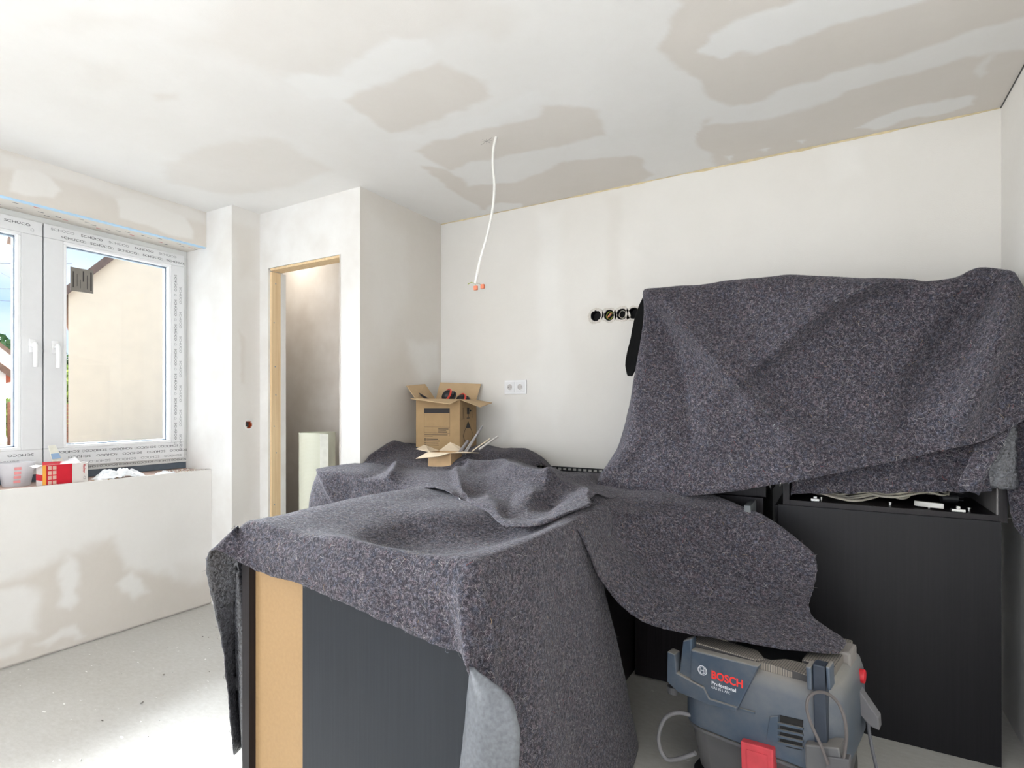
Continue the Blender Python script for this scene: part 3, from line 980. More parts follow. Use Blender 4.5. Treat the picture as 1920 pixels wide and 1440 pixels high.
# base unit of the right-hand run: black fronts
t = thing('base_unit', 'black-brown base unit behind the vacuum cleaner', 'cabinet', (-0.50, 2.50, 0))
carcass(t, -0.30, 0.235, 0.02, 0.48, 0.0, 0.862)
link('door', MB().box(-0.30, 0.238, 0.0, 0.019, 0.008, 0.858).mesh('door', M_CAB, 0.0012), t)
t = thing('base_unit', 'base unit with large plain anthracite front beside the right wall', 'cabinet', (0.15, 2.50, 0))
carcass(t, -0.365, 0.345, 0.02, 0.48, 0.0, 0.838)
link('front_panel', MB().box(-0.352, 0.344, -0.004, 0.018, 0.0, 0.846).mesh('front_panel', M_FRONT, 0.0012), t, 'large plain anthracite front')

# wall units standing on the run
UZ = 0.864
t = thing('wall_unit', 'black-brown wall unit standing on the run beneath the high felt', 'cabinet', (-0.47, 2.52, UZ))
carcass(t, -0.22, 0.22, 0.02, 0.44, 0.0, 0.82)
link('door', MB().box(-0.22, 0.22, 0.0, 0.019, 0.003, 0.82).mesh('door', M_CAB, 0.0012), t)
t = thing('wall_unit', 'open wall unit holding a bundle of grey cables', 'cabinet', (0.16, 2.505, UZ - 0.022))
carcass(t, -0.345, 0.352, 0.0, 0.455, 0.0, 0.83, th=0.024, mat=M_CAB)
lining = plain('grey_unit_lining', (120, 116, 114), 0.5)
link('lining_panel', MB().box(0.3225, 0.3275, 0.004, 0.44, 0.025, 0.80).mesh('lining_panel', lining), t, 'pale grey inner side')
for x in (-0.21, 0.02, 0.14, 0.255):
    y = 0.05
    pin = MB().cyl((x, y, 0.0245), (0, 0, 1), 0.0050, 0.011, 12).cyl((x, y, 0.0345), (0, 0, 1), 0.0065, 0.003, 12)
    link('fixing_pin', pin.mesh('fixing_pin', M_STEEL, 0, True), t)
hinge = MB().box(-0.245, -0.215, 0.012, 0.03, 0.0245, 0.034).box(-0.236, -0.224, 0.02, 0.034, 0.034, 0.042)
link('bracket', hinge.mesh('bracket', M_STEEL, 0.001), t)
hinge = MB().box(0.20, 0.24, 0.010, 0.03, 0.0245, 0.034).box(0.215, 0.226, 0.016, 0.032, 0.034, 0.044)
link('bracket', hinge.mesh('bracket', M_STEEL, 0.001), t)

# the open drawer of the black-brown unit, peeping out from under the felt
t = thing('drawer', 'dark drawer with steel side rail peeping out over the draped felt', 'drawer', (-0.445, 2.30, 0.712))
link('drawer_side', MB().box(0.140, 0.164, 0.0, 0.175, 0.0, 0.150).mesh('drawer_side', plain('grey_rail', (92, 95, 97), 0.5), 0.002), t, 'steel drawer rail')
link('drawer_base', MB().box(-0.26, 0.150, 0.0, 0.19, 0.0, 0.014).mesh('drawer_base', M_HDF), t)
link('drawer_back', MB().box(-0.26, 0.190, 0.172, 0.19, 0.014, 0.158).mesh('drawer_back', M_CAB, 0.001), t)
link('drawer_side', MB().box(-0.274, -0.26, 0.0, 0.19, 0.0, 0.150).mesh('drawer_side', M_STEEL, 0.002), t)

# bundle of grey cables in the open unit
cable_root = thing('cable_bundle', 'tangled bundle of grey mains cable in the open unit', 'cable', (0.14, 2.615, UZ + 0.003))
g = np.random.default_rng(12)
for k in range(13):
    cx, cy = -0.12 + 0.019 * k + 0.012 * g.normal(), 0.0 + 0.02 * g.normal()
    a0 = g.random() * 6.28
    pts = []
    rx, ry = 0.10 + 0.03 * g.random(), 0.055 + 0.02 * g.random()
    for s in np.linspace(0, 1, 28):
        a = a0 + s * 6.9
        pts.append((cx + rx * math.cos(a) + 0.01 * math.sin(3 * a + k), cy + ry * math.sin(a), 0.006 + 0.0035 * k + 0.014 * (1 + math.sin(2 * a + k))))
    link('cable_loop', MB().tube(pts, 0.0042, 6).mesh('cable_loop', M_CABLEG, 0, True), cable_root)
sw = MB().loft([[(0.115 + s * 0.085, -0.055 - 0.03 * s + w, h) for w, h in ((-hw, 0.005), (hw, 0.005), (hw, 0.024), (-hw, 0.024))]
                for s, hw in ((0, 0.004), (0.15, 0.009), (0.5, 0.011), (0.85, 0.009), (1.0, 0.004))])
link('cord_switch', sw.mesh('cord_switch', plain('pale_grey_switch', (205, 203, 196), 0.4), 0.003, True), cable_root, 'pale grey rocker switch on the cord')
pl_ = MB().cyl((0.205, 0.02, 0.03), (1, 0.2, 0), 0.018, 0.05, 14).cyl((0.255, 0.03, 0.024), (1, 0.2, 0), 0.0025, 0.019, 8).cyl((0.255, 0.03, 0.036), (1, 0.2, 0), 0.0025, 0.019, 8)
link('plug', pl_.mesh('plug', M_BLACK, 0, True), cable_root, 'black plug')

# ventilation strip at the foot of the back wall, behind the felt
t = thing('vent_strip', 'dark slotted ventilation strip along the back wall', 'vent', (-1.37, 2.975, 0.8635))
link('strip_bar', MB().box(-0.20, 0.30, 0.010, 0.022, 0.0, 0.006).mesh('strip_bar', M_BLACK), t)
link('strip_bar', MB().box(-0.20, 0.30, 0.010, 0.022, 0.020, 0.026).mesh('strip_bar', M_BLACK), t)
rib = MB().box(-0.004, 0.004, 0.012, 0.020, 0.006, 0.020).mesh('strip_rib', M_BLACK)
for k in range(16):
    o = link('strip_rib', rib, t); o.location = (-0.19 + k * 0.032, 0, 0)

# ================================================================== FELT SHEETS
def hermite(Pts, n_per, axis):
    """smooth interpolating surface refinement along one axis (non-uniform Catmull-Rom)"""
    Q = np.moveaxis(np.asarray(Pts, float), axis, 0)
    m = len(Q)
    seg = np.linalg.norm(np.diff(Q, axis=0), axis=-1).reshape(m - 1, -1).mean(1)
    t = np.concatenate([[0], np.cumsum(np.maximum(seg, 1e-4) ** 0.6)])
    T = np.zeros_like(Q)
    for i in range(m):
        if i == 0: T[i] = (Q[1] - Q[0]) / (t[1] - t[0])
        elif i == m - 1: T[i] = (Q[-1] - Q[-2]) / (t[-1] - t[-2])
        else:
            h0, h1 = t[i] - t[i - 1], t[i + 1] - t[i]
            T[i] = ((Q[i] - Q[i - 1]) / h0 * h1 + (Q[i + 1] - Q[i]) / h1 * h0) / (h0 + h1)
    out = []
    for i in range(m - 1):
        h = t[i + 1] - t[i]
        k = max(2, int(round(seg[i] / n_per)))
        for j in range(k):
            s = j / k
            out.append((2*s**3 - 3*s**2 + 1) * Q[i] + (s**3 - 2*s**2 + s) * h * T[i] + (-2*s**3 + 3*s**2) * Q[i+1] + (s**3 - s**2) * h * T[i+1])
    out.append(Q[-1])
    return np.moveaxis(np.array(out), 0, axis)

def poly_dist(pp, line):
    """distance and signed side of pixels to a polyline"""
    best = np.full(pp.shape[:-1], 1e9); side = np.zeros(pp.shape[:-1])
    for a, b in zip(line[:-1], line[1:]):
        a = np.array(a, float); b = np.array(b, float); e = b - a
        w = pp - a
        s = np.clip((w @ e) / (e @ e), 0, 1)
        d = w - s[..., None] * e
        dd = np.linalg.norm(d, axis=-1)
        sg = np.sign(e[0] * w[..., 1] - e[1] * w[..., 0])
        u = dd < best
        best = np.where(u, dd, best); side = np.where(u, sg, side)
    return best, side

def fibres(parent, G, N, density, seed, origin, name='threads'):
    """short curled light threads lying on the felt, one mesh"""
    g = np.random.default_rng(seed)
    a, b, c, d = G[:-1, :-1], G[1:, :-1], G[1:, 1:], G[:-1, 1:]
    area = np.linalg.norm(np.cross(c - a, d - b), axis=-1) / 2
    flat = area.ravel()
    n = int(flat.sum() * density)
    if n < 5:
        return
    idx = g.choice(len(flat), n, p=flat / flat.sum())
    i, j = np.unravel_index(idx, area.shape)
    s, t = g.random(n)[:, None], g.random(n)[:, None]
    p = (G[i, j] * (1 - s) + G[i + 1, j] * s) * (1 - t) + (G[i, j + 1] * (1 - s) + G[i + 1, j + 1] * s) * t
    nn = N[i, j]
    e = G[i + 1, j] - G[i, j]; e /= (np.linalg.norm(e, axis=1)[:, None] + 1e-9)
    e = e - nn * np.sum(e * nn, 1)[:, None]; e /= (np.linalg.norm(e, axis=1)[:, None] + 1e-9)
    f = np.cross(nn, e)
    ang = g.random(n) * 6.283
    L = 0.006 + 0.017 * g.random(n) ** 2
    curv = g.normal(size=n) * 1.5
    K = 4
    pts = [p]
    cur = p; aa = ang - curv / 2
    for k in range(K):
        dirv = e * np.cos(aa)[:, None] + f * np.sin(aa)[:, None]
        cur = cur + dirv * (L / K)[:, None]
        pts.append(cur); aa = aa + curv / K
    pts = np.stack(pts, 1)
    w = (0.00022 + 0.00020 * g.random(n))[:, None]
    lift = (0.0010 + 0.0018 * g.random(n))[:, None]
    V = np.empty((n, K + 1, 2, 3))
    for k in range(K + 1):
        q = pts[:, min(k + 1, K)] - pts[:, max(k - 1, 0)]
        q /= (np.linalg.norm(q, axis=1)[:, None] + 1e-9)
        sd = np.cross(nn, q)
        bow = lift * (0.4 + 0.6 * math.sin(math.pi * (k + 0.3) / (K + 0.6)))
        V[:, k, 0] = pts[:, k] + sd * w + nn * bow
        V[:, k, 1] = pts[:, k] - sd * w + nn * bow
    base = np.arange(n)[:, None] * (2 * (K + 1))
    F = []
    for k in range(K):
        F.append(np.stack([base[:, 0] + 2 * k, base[:, 0] + 2 * k + 1, base[:, 0] + 2 * k + 3, base[:, 0] + 2 * k + 2], 1))
    F = np.stack(F, 1).reshape(-1, 4)
    pal = np.array([lin(c)[:3] for c in ((146, 142, 139), (122, 119, 120), (170, 165, 160), (96, 98, 108), (122, 106, 110), (50, 48, 53), (34, 34, 40), (66, 74, 96), (124, 56, 52), (146, 124, 92))])
    pr = np.array([.08, .18, .035, .18, .10, .18, .13, .07, .010, .02]); pr /= pr.sum()
    colr = pal[g.choice(len(pal), n, p=pr)]
    me = bpy.data.meshes.new(name)
    vv = V.reshape(-1, 3) - origin
    me.vertices.add(len(vv)); me.vertices.foreach_set('co', vv.ravel())
    me.loops.add(F.size); me.loops.foreach_set('vertex_index', F.ravel().astype(np.int32))
    me.polygons.add(len(F)); me.polygons.foreach_set('loop_start', np.arange(0, F.size, 4, dtype=np.int32))
    me.polygons.foreach_set('loop_total', np.full(len(F), 4, np.int32))
    me.update(); me.validate()
    at = me.attributes.new('thread', 'FLOAT_COLOR', 'POINT')
    cc = np.ones((len(vv), 4)); cc[:, :3] = np.repeat(colr, 2 * (K + 1), axis=0)
    at.data.foreach_set('color', cc.ravel())
    me.materials.append(M_FIBRE)
    o = link(name, me, parent); o['kind'] = 'stuff'
    return o

def sheet(name, ctrl, label=None, parent=None, folds=(), res=0.012, wr=0.004, seed=0, flip=False, film_out=False, th=0.0035,
          density=7500, ragged=0.004, post=None, wfreq=5.0, outer=None):
    G = hermite(hermite(ctrl, res, 0), res, 1)
    if post is not None:
        G = post(G)
    pp = to_px(G)
    for fd in folds:
        line, w1, w2, amp, vec = fd          # polyline, width on either side (px), height (m), direction
        d, s = poly_dist(pp, line)
        w = np.where(s > 0, w1, w2)
        G = G + (amp * np.exp(-(d / w) ** 1.45))[..., None] * np.array(vec, float)
    def normals(G):
        du = np.gradient(G, axis=0); dv = np.gradient(G, axis=1)
        N = np.cross(du, dv); N /= (np.linalg.norm(N, axis=-1)[..., None] + 1e-12)
        return -N if flip else N
    N = normals(G)
    nu, nv = G.shape[:2]
    a = np.arange(nu)[:, None] * res; b = np.arange(nv)[None, :] * res
    h = wr * 1.6 * fbm(a * wfreq + 0 * b, b * wfreq + 0 * a, seed, 2) + wr * 0.5 * fbm(a * wfreq * 3, b * wfreq * 3, seed + 5, 2)
    G = G + N * h[..., None]
    # slightly frayed hems
    for sl, sl2, ax in (((0, slice(None)), (1, slice(None)), nv), ((-1, slice(None)), (-2, slice(None)), nv), ((slice(None), 0), (slice(None), 1), nu), ((slice(None), -1), (slice(None), -2), nu)):
        e = G[sl] - G[sl2]; e /= (np.linalg.norm(e, axis=-1)[:, None] + 1e-9)
        G[sl] = G[sl] + e * (ragged * (vnoise(np.arange(ax) * 0.9, np.zeros(ax), seed + 9) + vnoise(np.arange(ax) * 0.3, np.zeros(ax), seed + 19)))[:, None]
    N = normals(G)
    I = G - N * th
    ids = np.arange(nu * nv).reshape(nu, nv)
    q = np.stack([ids[:-1, :-1], ids[1:, :-1], ids[1:, 1:], ids[:-1, 1:]], -1).reshape(-1, 4)
    if flip:
        q = q[:, ::-1]
    off = nu * nv
    faces = [q, q[:, ::-1] + off]
    mats = [np.zeros(len(q), int), np.ones(len(q), int)]
    loop = np.concatenate([ids[:, 0], ids[-1, 1:], ids[-2::-1, -1], ids[0, -2:0:-1]])
    nx = np.roll(loop, -1)
    rim = np.stack([loop, nx, nx + off, loop + off], 1)
    if not flip:
        rim = rim[:, ::-1]
    faces.append(rim); mats.append(np.zeros(len(rim), int))
    Fa = np.concatenate(faces); mi = np.concatenate(mats)
    V = np.concatenate([G.reshape(-1, 3), I.reshape(-1, 3)])
    org = np.array([(V[:, 0].min() + V[:, 0].max()) / 2, (V[:, 1].min() + V[:, 1].max()) / 2, V[:, 2].min()])
    base = np.array(parent.location) if parent is not None else np.zeros(3)
    me = bpy.data.meshes.new(name)
    me.from_pydata((V - org).tolist(), [], Fa.tolist())
    me.materials.append(outer or (M_FILM if film_out else M_FELT)); me.materials.append(M_FELT if film_out else M_FILM)
    me.polygons.foreach_set('material_index', mi)
    me.polygons.foreach_set('use_smooth', [True] * len(Fa))
    me.update()
    o = link(name, me, parent)
    o.location = org - base
    if label:
        if parent is None: tag(o, label, 'felt', 'felt sheets over the kitchen')
        else: o['label'] = label
    if density and not film_out:
        # a part may not have parts of its own fourth level down: threads hang under their sheet
        fibres(o, G, N, density, seed + 100, org)
    return o

def px_row(pts, **kw):
    return [P(x, y, **kw) for x, y in pts]

# ---- sheet A: over the peninsula
hem = [P(466, 1064, Y=1.012), P(570, 1099, Y=1.008), P(700, 1155, Y=1.004), P(800, 1204, Y=1.0), P(884, 1250, Y=0.985)]
K = np.array([-1.566, 1.048, 0.884]); Q = np.array([-0.698, 1.040, 0.882])
T_ = P(400, 1030, Z=0.822); B_ = P(438, 1416, Z=0.03)
def lerp(a, b, s): return np.array(a) * (1 - s) + np.array(b) * s
xs = [-1.566, -1.29, -1.08, -0.90, -0.698]
ztop = lambda x: 0.884 - 0.002 * (x + 1.566)
rows = []
# row: hem
side_b = [(-0.676, 0.985, 0.64), (-0.668, 0.985, 0.55), (-0.655, 0.98, 0.36), (-0.63, 0.97, 0.16), (-0.60, 0.96, 0.02)]
rows.append([B_, lerp(B_, T_, 0.5), T_] + hem + side_b)
# row: half way up the front drop
mid = [lerp(h, (x, 1.040, ztop(x)), 0.55) + np.array([0, -0.008, 0]) for h, x in zip(hem, xs)]
mid[-1] = lerp(hem[-1], Q, 0.5) + np.array([0.004, -0.004, 0])
rows.append([B_ + np.array([-0.012, 0.03, 0.0]), lerp(B_, T_, 0.5) + np.array([-0.01, 0.028, 0.01]), lerp(T_, K, 0.5) + np.array([-0.003, 0.0, 0.004])] + mid +
            [(-0.668, 1.02, 0.70), (-0.655, 1.02, 0.55), (-0.635, 1.01, 0.36), (-0.61, 1.0, 0.16), (-0.585, 0.99, 0.02)])
def toprow(y, zs, left, side):
    r = [np.array([-1.74 - left, y + 0.12, 0.03]), np.array([-1.66 - left * .5, y + 0.06, 0.45]), np.array([-1.600, y + 0.01, 0.815])]
    r += [np.array([x, y, z]) for x, z in zip(xs, zs)]
    e0 = r[-1]
    return r + [np.array([e0[0] + 0.012, e0[1] + 0.01, e0[2] - 0.032])] + [np.array(s) for s in side]
# row: just below the front edge
rows.append([B_ + np.array([-0.02, 0.05, 0.0]), lerp(B_, T_, 0.5) + np.array([-0.018, 0.05, 0.01]), lerp(T_, K, 0.85) + np.array([-0.004, 0.004, 0.0])] +
            [np.array([x, 1.036, ztop(x) - 0.024]) for x in xs[:-1]] + [np.array([-0.696, 1.030, 0.852])] +
            [np.array([-0.668, 1.045, 0.80]), np.array([-0.653, 1.04, 0.55]), np.array([-0.633, 1.03, 0.36]), np.array([-0.607, 1.02, 0.16]), np.array([-0.582, 1.015, 0.02])])
rows.append(toprow(1.048, [0.882, 0.880, 0.880, 0.878, 0.882], 0.0, [(-0.652, 1.060, 0.55), (-0.632, 1.055, 0.36), (-0.605, 1.05, 0.16), (-0.58, 1.045, 0.02)]))
rows.append(toprow(1.085, [0.886, 0.881, 0.872, 0.872, 0.886], 0.0, [(-0.662, 1.12, 0.55), (-0.645, 1.12, 0.36), (-0.62, 1.13, 0.16), (-0.595, 1.13, 0.02)]))
rows.append(toprow(1.19, [0.884, 0.868, 0.826, 0.840, 0.888], 0.01, [(-0.655, 1.22, 0.55), (-0.632, 1.25, 0.36), (-0.605, 1.28, 0.16), (-0.575, 1.30, 0.02)]))
rows.append(toprow(1.33, [0.886, 0.872, 0.822, 0.828, 0.888], 0.01, [(-0.668, 1.37, 0.55), (-0.648, 1.42, 0.36), (-0.622, 1.47, 0.16), (-0.59, 1.50, 0.02)]))
rows.append(toprow(1.47, [0.888, 0.888, 0.868, 0.828, 0.886], 0.01, [(-0.662, 1.53, 0.55), (-0.645, 1.60, 0.36), (-0.612, 1.67, 0.16), (-0.585, 1.71, 0.02)]))
rows.append(toprow(1.62, [0.888, 0.888, 0.880, 0.862, 0.886], 0.02, [P(1143, 1150, X=-0.672), P(1165, 1250, X=-0.652), P(1182, 1335, X=-0.635), P(1196, 1398, Z=0.012)]))
rows.append(toprow(1.86, [0.884, 0.885, 0.875, 0.870, 0.886], 0.02, [(-0.700, 1.80, 0.55), (-0.690, 1.90, 0.36), (-0.680, 1.98, 0.16), (-0.67, 2.01, 0.02)]))
foldsA = [
    ([(640, 1015), (760, 985), (860, 965), (940, 955)], 30, 60, 0.012, (0, 0, 1)),
    ([(895, 1070), (930, 1160), (945, 1260)], 10, 18, 0.010, (1, -0.3, 0)),
    ([(905, 1075), (935, 1200), (950, 1300)], 12, 12, -0.012, (1, 0, 0)),
    ([(1000, 1040), (1010, 1200), (1030, 1400)], 40, 40, 0.010, (1, 0, 0)),
    ([(868, 1095), (872, 1180), (880, 1245)], 12, 26, 0.022, (0.2, -1, 0)),
    ([(820, 1130), (835, 1170), (850, 1215)], 20, 20, -0.012, (0, -1, 0)),
    ([(500, 1040), (600, 1075), (700, 1100)], 16, 16, 0.006, (0, -1, 0)),
]
sheetA = sheet('felt_sheet', rows, 'grey felt sheet over the near peninsula hanging to the floor', folds=foldsA, wr=0.0035, seed=1, flip=True)
# the hem turned back at the front corner, film side out
f0 = [P(881, 1252, Y=0.972), P(876, 1310, Y=0.955), P(870, 1370, Y=0.945), P(862, 1440, Y=0.935), P(852, 1530, Y=0.925)]
f2 = [P(884, 1250, Y=0.968), P(952, 1305, Y=0.950), P(974, 1362, Y=0.94), P(972, 1440, Y=0.932), P(960, 1530, Y=0.925)]
f1 = [lerp(a, b, 0.5) + np.array([-0.004, -0.022 * k, 0]) for a, b, k in zip(f0, f2, (0.1, 0.8, 1, 1, 1))]
sheet('turned_back_hem', [f0, f1, f2], 'film backing of the turned-back hem, window reflection painted in', parent=sheetA, film_out=True, outer=M_FILM_LIT, seed=4, wr=0.002, flip=True)

# ---- sheet C: rear heap under the boxes
def zrow(y, xs_, zs, **kw): return [np.array([x, y, z]) for x, z in zip(xs_, zs)]
xC = [-2.285, -2.15, -1.98, -1.82, -1.66, -1.52, -1.42]
C = [zrow(2.22, xC, [0.90, 0.895, 0.90, 0.90, 0.90, 0.90, 0.89]),
     zrow(2.34, xC, [0.965, 0.955, 0.945, 0.93, 0.935, 0.92, 0.895]),
     zrow(2.48, xC, [1.022, 0.985, 0.965, 0.955, 0.965, 0.945, 0.905]),
     zrow(2.62, xC, [1.000, 0.982, 0.978, 0.980, 0.985, 0.960, 0.905]),
     zrow(2.78, xC, [0.985, 0.982, 0.980, 0.985, 0.978, 0.965, 0.900]),
     zrow(2.93, xC, [0.975, 0.980, 0.980, 0.980, 0.970, 0.950, 0.880])]
foldsC = [([(865, 872), (905, 846), (950, 866), (985, 886)], 7, 14, 0.030, (0, 0, 1)), ([(960, 852), (985, 850), (1015, 874)], 9, 10, 0.024, (0, 0, 1)),
          ([(692, 860), (742, 832), (800, 846)], 6, 12, 0.022, (0, 0, 1)), ([(930, 872), (960, 862)], 7, 7, -0.02, (0, 0, 1))]
sheet('felt_sheet', C, 'dark felt heaped in the corner under the cardboard boxes', folds=foldsC, wr=0.006, seed=21, flip=True)

# ---- sheet B: across the middle, falling over the left end
B = [
    [(-2.37, 2.06, 0.45), (-2.36, 1.99, 0.5), (-2.31, 1.915, 0.56), (-2, 1.9, 0.6), (-1.66, 1.885, 0.74), (-1.45, 1.8, 0.89), (-1.226, 1.7, 0.893), (-1, 1.56, 0.893), (-0.86, 1.455, 0.885), (-0.765, 1.52, 0.892), (-0.735, 1.72, 0.9)],
    [(-2.375, 2.08, 0.68), (-2.365, 2, 0.72), (-2.325, 1.925, 0.76), (-2, 1.905, 0.79), (-1.66, 1.895, 0.86), (-1.45, 1.825, 0.905), (-1.226, 1.735, 0.912), (-1, 1.6, 0.912), (-0.86, 1.51, 0.902), (-0.765, 1.575, 0.908), (-0.715, 1.76, 0.905)],
    [(-2.37, 2.13, 0.83), (-2.355, 2.05, 0.865), (-2.315, 1.965, 0.89), (-2, 1.94, 0.9), (-1.66, 1.935, 0.912), (-1.45, 1.88, 0.918), (-1.226, 1.8, 0.925), (-1, 1.68, 0.928), (-0.9, 1.61, 0.905), (-0.8, 1.67, 0.908), (-0.745, 1.82, 0.902)],
    [(-2.33, 2.2, 0.885), (-2.3, 2.12, 0.918), (-2.26, 2.06, 0.928), (-2, 2.04, 0.932), (-1.66, 2.04, 0.93), (-1.45, 2, 0.932), (-1.226, 1.93, 0.948), (-1, 1.84, 0.93), (-0.9, 1.8, 0.895), (-0.8, 1.82, 0.905), (-0.745, 1.93, 0.899)],
    [(-2.3, 2.26, 0.905), (-2.28, 2.22, 0.928), (-2.24, 2.19, 0.932), (-2, 2.2, 0.93), (-1.66, 2.2, 0.925), (-1.45, 2.17, 0.935), (-1.226, 2.12, 0.96), (-1, 2.05, 0.925), (-0.9, 2.02, 0.898), (-0.8, 2.03, 0.9), (-0.745, 2.08, 0.889)],
    [(-2.28, 2.34, 0.905), (-2.27, 2.33, 0.915), (-2.22, 2.33, 0.92), (-2, 2.36, 0.918), (-1.66, 2.38, 0.925), (-1.45, 2.38, 0.945), (-1.226, 2.38, 0.938), (-1, 2.36, 0.91), (-0.9, 2.34, 0.895), (-0.8, 2.32, 0.89), (-0.745, 2.3, 0.879)],
    [(-2.27, 2.42, 0.9), (-2.25, 2.42, 0.905), (-2.2, 2.44, 0.905), (-2, 2.48, 0.9), (-1.66, 2.52, 0.905), (-1.45, 2.54, 0.915), (-1.226, 2.58, 0.905), (-1, 2.6, 0.893), (-0.9, 2.6, 0.885), (-0.8, 2.55, 0.88), (-0.745, 2.48, 0.87)],
    [(-2.26, 2.48, 0.885), (-2.24, 2.5, 0.885), (-2.18, 2.52, 0.885), (-2, 2.6, 0.88), (-1.66, 2.68, 0.885), (-1.45, 2.74, 0.885), (-1.226, 2.8, 0.885), (-1, 2.82, 0.882), (-0.9, 2.82, 0.878), (-0.8, 2.76, 0.875), (-0.745, 2.66, 0.866)],
]
foldsB = [
    ([(733, 925), (737, 900), (745, 876)], 9, 14, 0.022, (-0.5, 0, 1)),
    ([(856, 882), (861, 900), (872, 922)], 8, 30, 0.022, (-0.2, -0.1, 1)),
    ([(885, 915), (915, 903), (955, 918)], 22, 22, -0.036, (0, 0, 1)),
    ([(880, 878), (940, 874), (985, 892), (1030, 912)], 8, 16, 0.036, (0, -0.2, 1)),
    ([(1030, 914), (1080, 926), (1125, 942)], 8, 14, 0.024, (0, 0, 1)),
    ([(630, 895), (690, 905), (770, 928), (850, 935)], 10, 16, 0.022, (0, -0.5, 1)),
    ([(604, 882), (620, 920), (640, 950)], 8, 14, 0.030, (-0.6, -0.6, 0.2)),
    ([(660, 915), (700, 890), (730, 875)], 10, 10, -0.016, (0, 0, 1)),
    ([(950, 950), (990, 960), (1030, 950)], 16, 16, -0.020, (0, 0, 1)),
    ([(1000, 930), (1060, 936), (1100, 940)], 8, 12, 0.016, (0, 0, 1)),
    ([(1035, 895), (1070, 905), (1105, 900)], 9, 9, 0.020, (0, 0, 1)),
]
sheet('felt_sheet', [[np.array(p) for p in r] for r in B], 'bluish grey felt sheet crumpled across the middle of the kitchen units', folds=[(l, a, b, h * 1.25, v) for l, a, b, h, v in foldsB], wr=0.006, seed=31, flip=True, res=0.009)

# ---- sheet G: sagging from the run over the vacuum cleaner
Gc = [
    # hem
    [(-.760, 1.63, .880), P(1079, 987, Y=1.575), P(1130, 1090, Y=1.66), P(1200, 1160, Y=1.72), P(1290, 1187, Y=1.78), P(1380, 1202, Y=1.80), P(1480, 1217, Y=1.83), P(1572, 1224, Y=1.90)],
    [(-.80, 1.74, .884), P(1092, 962, Y=1.70), P(1150, 1045, Y=1.78), P(1230, 1115, Y=1.85), P(1320, 1150, Y=1.90), P(1410, 1170, Y=1.92), P(1500, 1185, Y=1.93), P(1585, 1200, Y=1.975)],
    [(-.95, 1.85, .884), P(1100, 946, Y=1.86), P(1170, 1000, Y=1.93), P(1260, 1060, Y=2.0), P(1350, 1100, Y=2.02), P(1430, 1125, Y=2.03), P(1495, 1140, Y=2.03), P(1520, 1148, Y=2.03)],
    [(-.95, 1.98, .884), P(1112, 934, Y=2.0), P(1185, 965, Y=2.06), P(1275, 1010, Y=2.12), P(1370, 1048, Y=2.14), P(1450, 1078, Y=2.13), P(1505, 1095, Y=2.12), P(1524, 1100, Y=2.11)],
    [(-.95, 2.12, .884), P(1125, 924, Y=2.14), P(1205, 938, Y=2.2), P(1290, 968, Y=2.23), P(1380, 1003, Y=2.24), P(1460, 1032, Y=2.22), P(1512, 1052, Y=2.19), P(1531, 1060, Y=2.17)],
    [(-.95, 2.26, .884), P(1138, 914, Y=2.28), P(1220, 921, Y=2.32), P(1300, 934, Y=2.335), P(1375, 955, Y=2.325), P(1430, 976, Y=2.30), P(1485, 1008, Y=2.25), P(1530, 1044, Y=2.20)],
    [(-.95, 2.42, .884), P(1152, 904, Y=2.42), P(1230, 908, Y=2.42), P(1300, 918, Y=2.40), P(1372, 946, Y=2.36), P(1428, 972, Y=2.325), P(1484, 1004, Y=2.27), P(1531, 1041, Y=2.21)],
]
foldsG = [
    ([(1115, 938), (1162, 968), (1230, 985), (1330, 1000)], 10, 22, 0.016, (0, -0.4, 1)),
    ([(1150, 985), (1220, 1060), (1320, 1110), (1440, 1120)], 30, 30, -0.018, (0, -0.3, 1)),
    ([(1240, 960), (1330, 975), (1420, 1010)], 24, 40, 0.022, (0, -0.3, 1)),
    ([(1360, 1060), (1440, 1090), (1520, 1080)], 26, 26, -0.012, (0, -0.3, 1)),
]
sheet('felt_sheet', [[np.array(p, float) for p in r] for r in Gc], 'felt sheet sagging from the peninsula corner onto the vacuum cleaner', folds=[(l, a, b, h * 1.7, v) for l, a, b, h, v in foldsG], wr=0.005, seed=41, flip=True)

# ---- sheet D: big sheet hung over the wall units
top = [(1213, 548), (1262, 540), (1330, 531), (1415, 523), (1500, 518), (1560, 522), (1620, 528), (1690, 530), (1745, 526), (1790, 519), (1842, 500), (1893, 507), (1950, 545)]
bot = [(1114, 918), (1160, 925), (1225, 930), (1300, 930), (1400, 917), (1500, 901), (1580, 885), (1660, 868), (1730, 852), (1790, 840), (1850, 824), (1905, 797), (1965, 770)]
YT = [2.46, 2.46, 2.455, 2.45, 2.45, 2.45, 2.45, 2.45, 2.45, 2.45, 2.45, 2.45, 2.47]
YBt = [2.30, 2.28, 2.27, 2.28, 2.30, 2.31, 2.33, 2.35, 2.36, 2.37, 2.38, 2.39, 2.40]
leftx = {0.12: 1205, 0.3: 1196, 0.48: 1188, 0.66: 1182, 0.8: 1168, 0.9: 1134}
D = []
wall_row, back_row = [], []
for (x, y), Yt in zip(top, YT):
    e = P(x, y, Y=Yt)
    back_row.append(np.array([e[0], 2.90, min(e[2], 1.735) - 0.012])); wall_row.append(np.array([e[0], 2.68, e[2] - 0.004]))
backc = lambda r, z0: r
side = lambda p, dx, dy, dz=0: np.array(p) + np.array([dx, dy, dz])
D.append([side(back_row[0], -0.01, 0.0, -0.03)] + back_row)
D.append([side(wall_row[0], -0.012, 0.0, -0.02)] + wall_row)
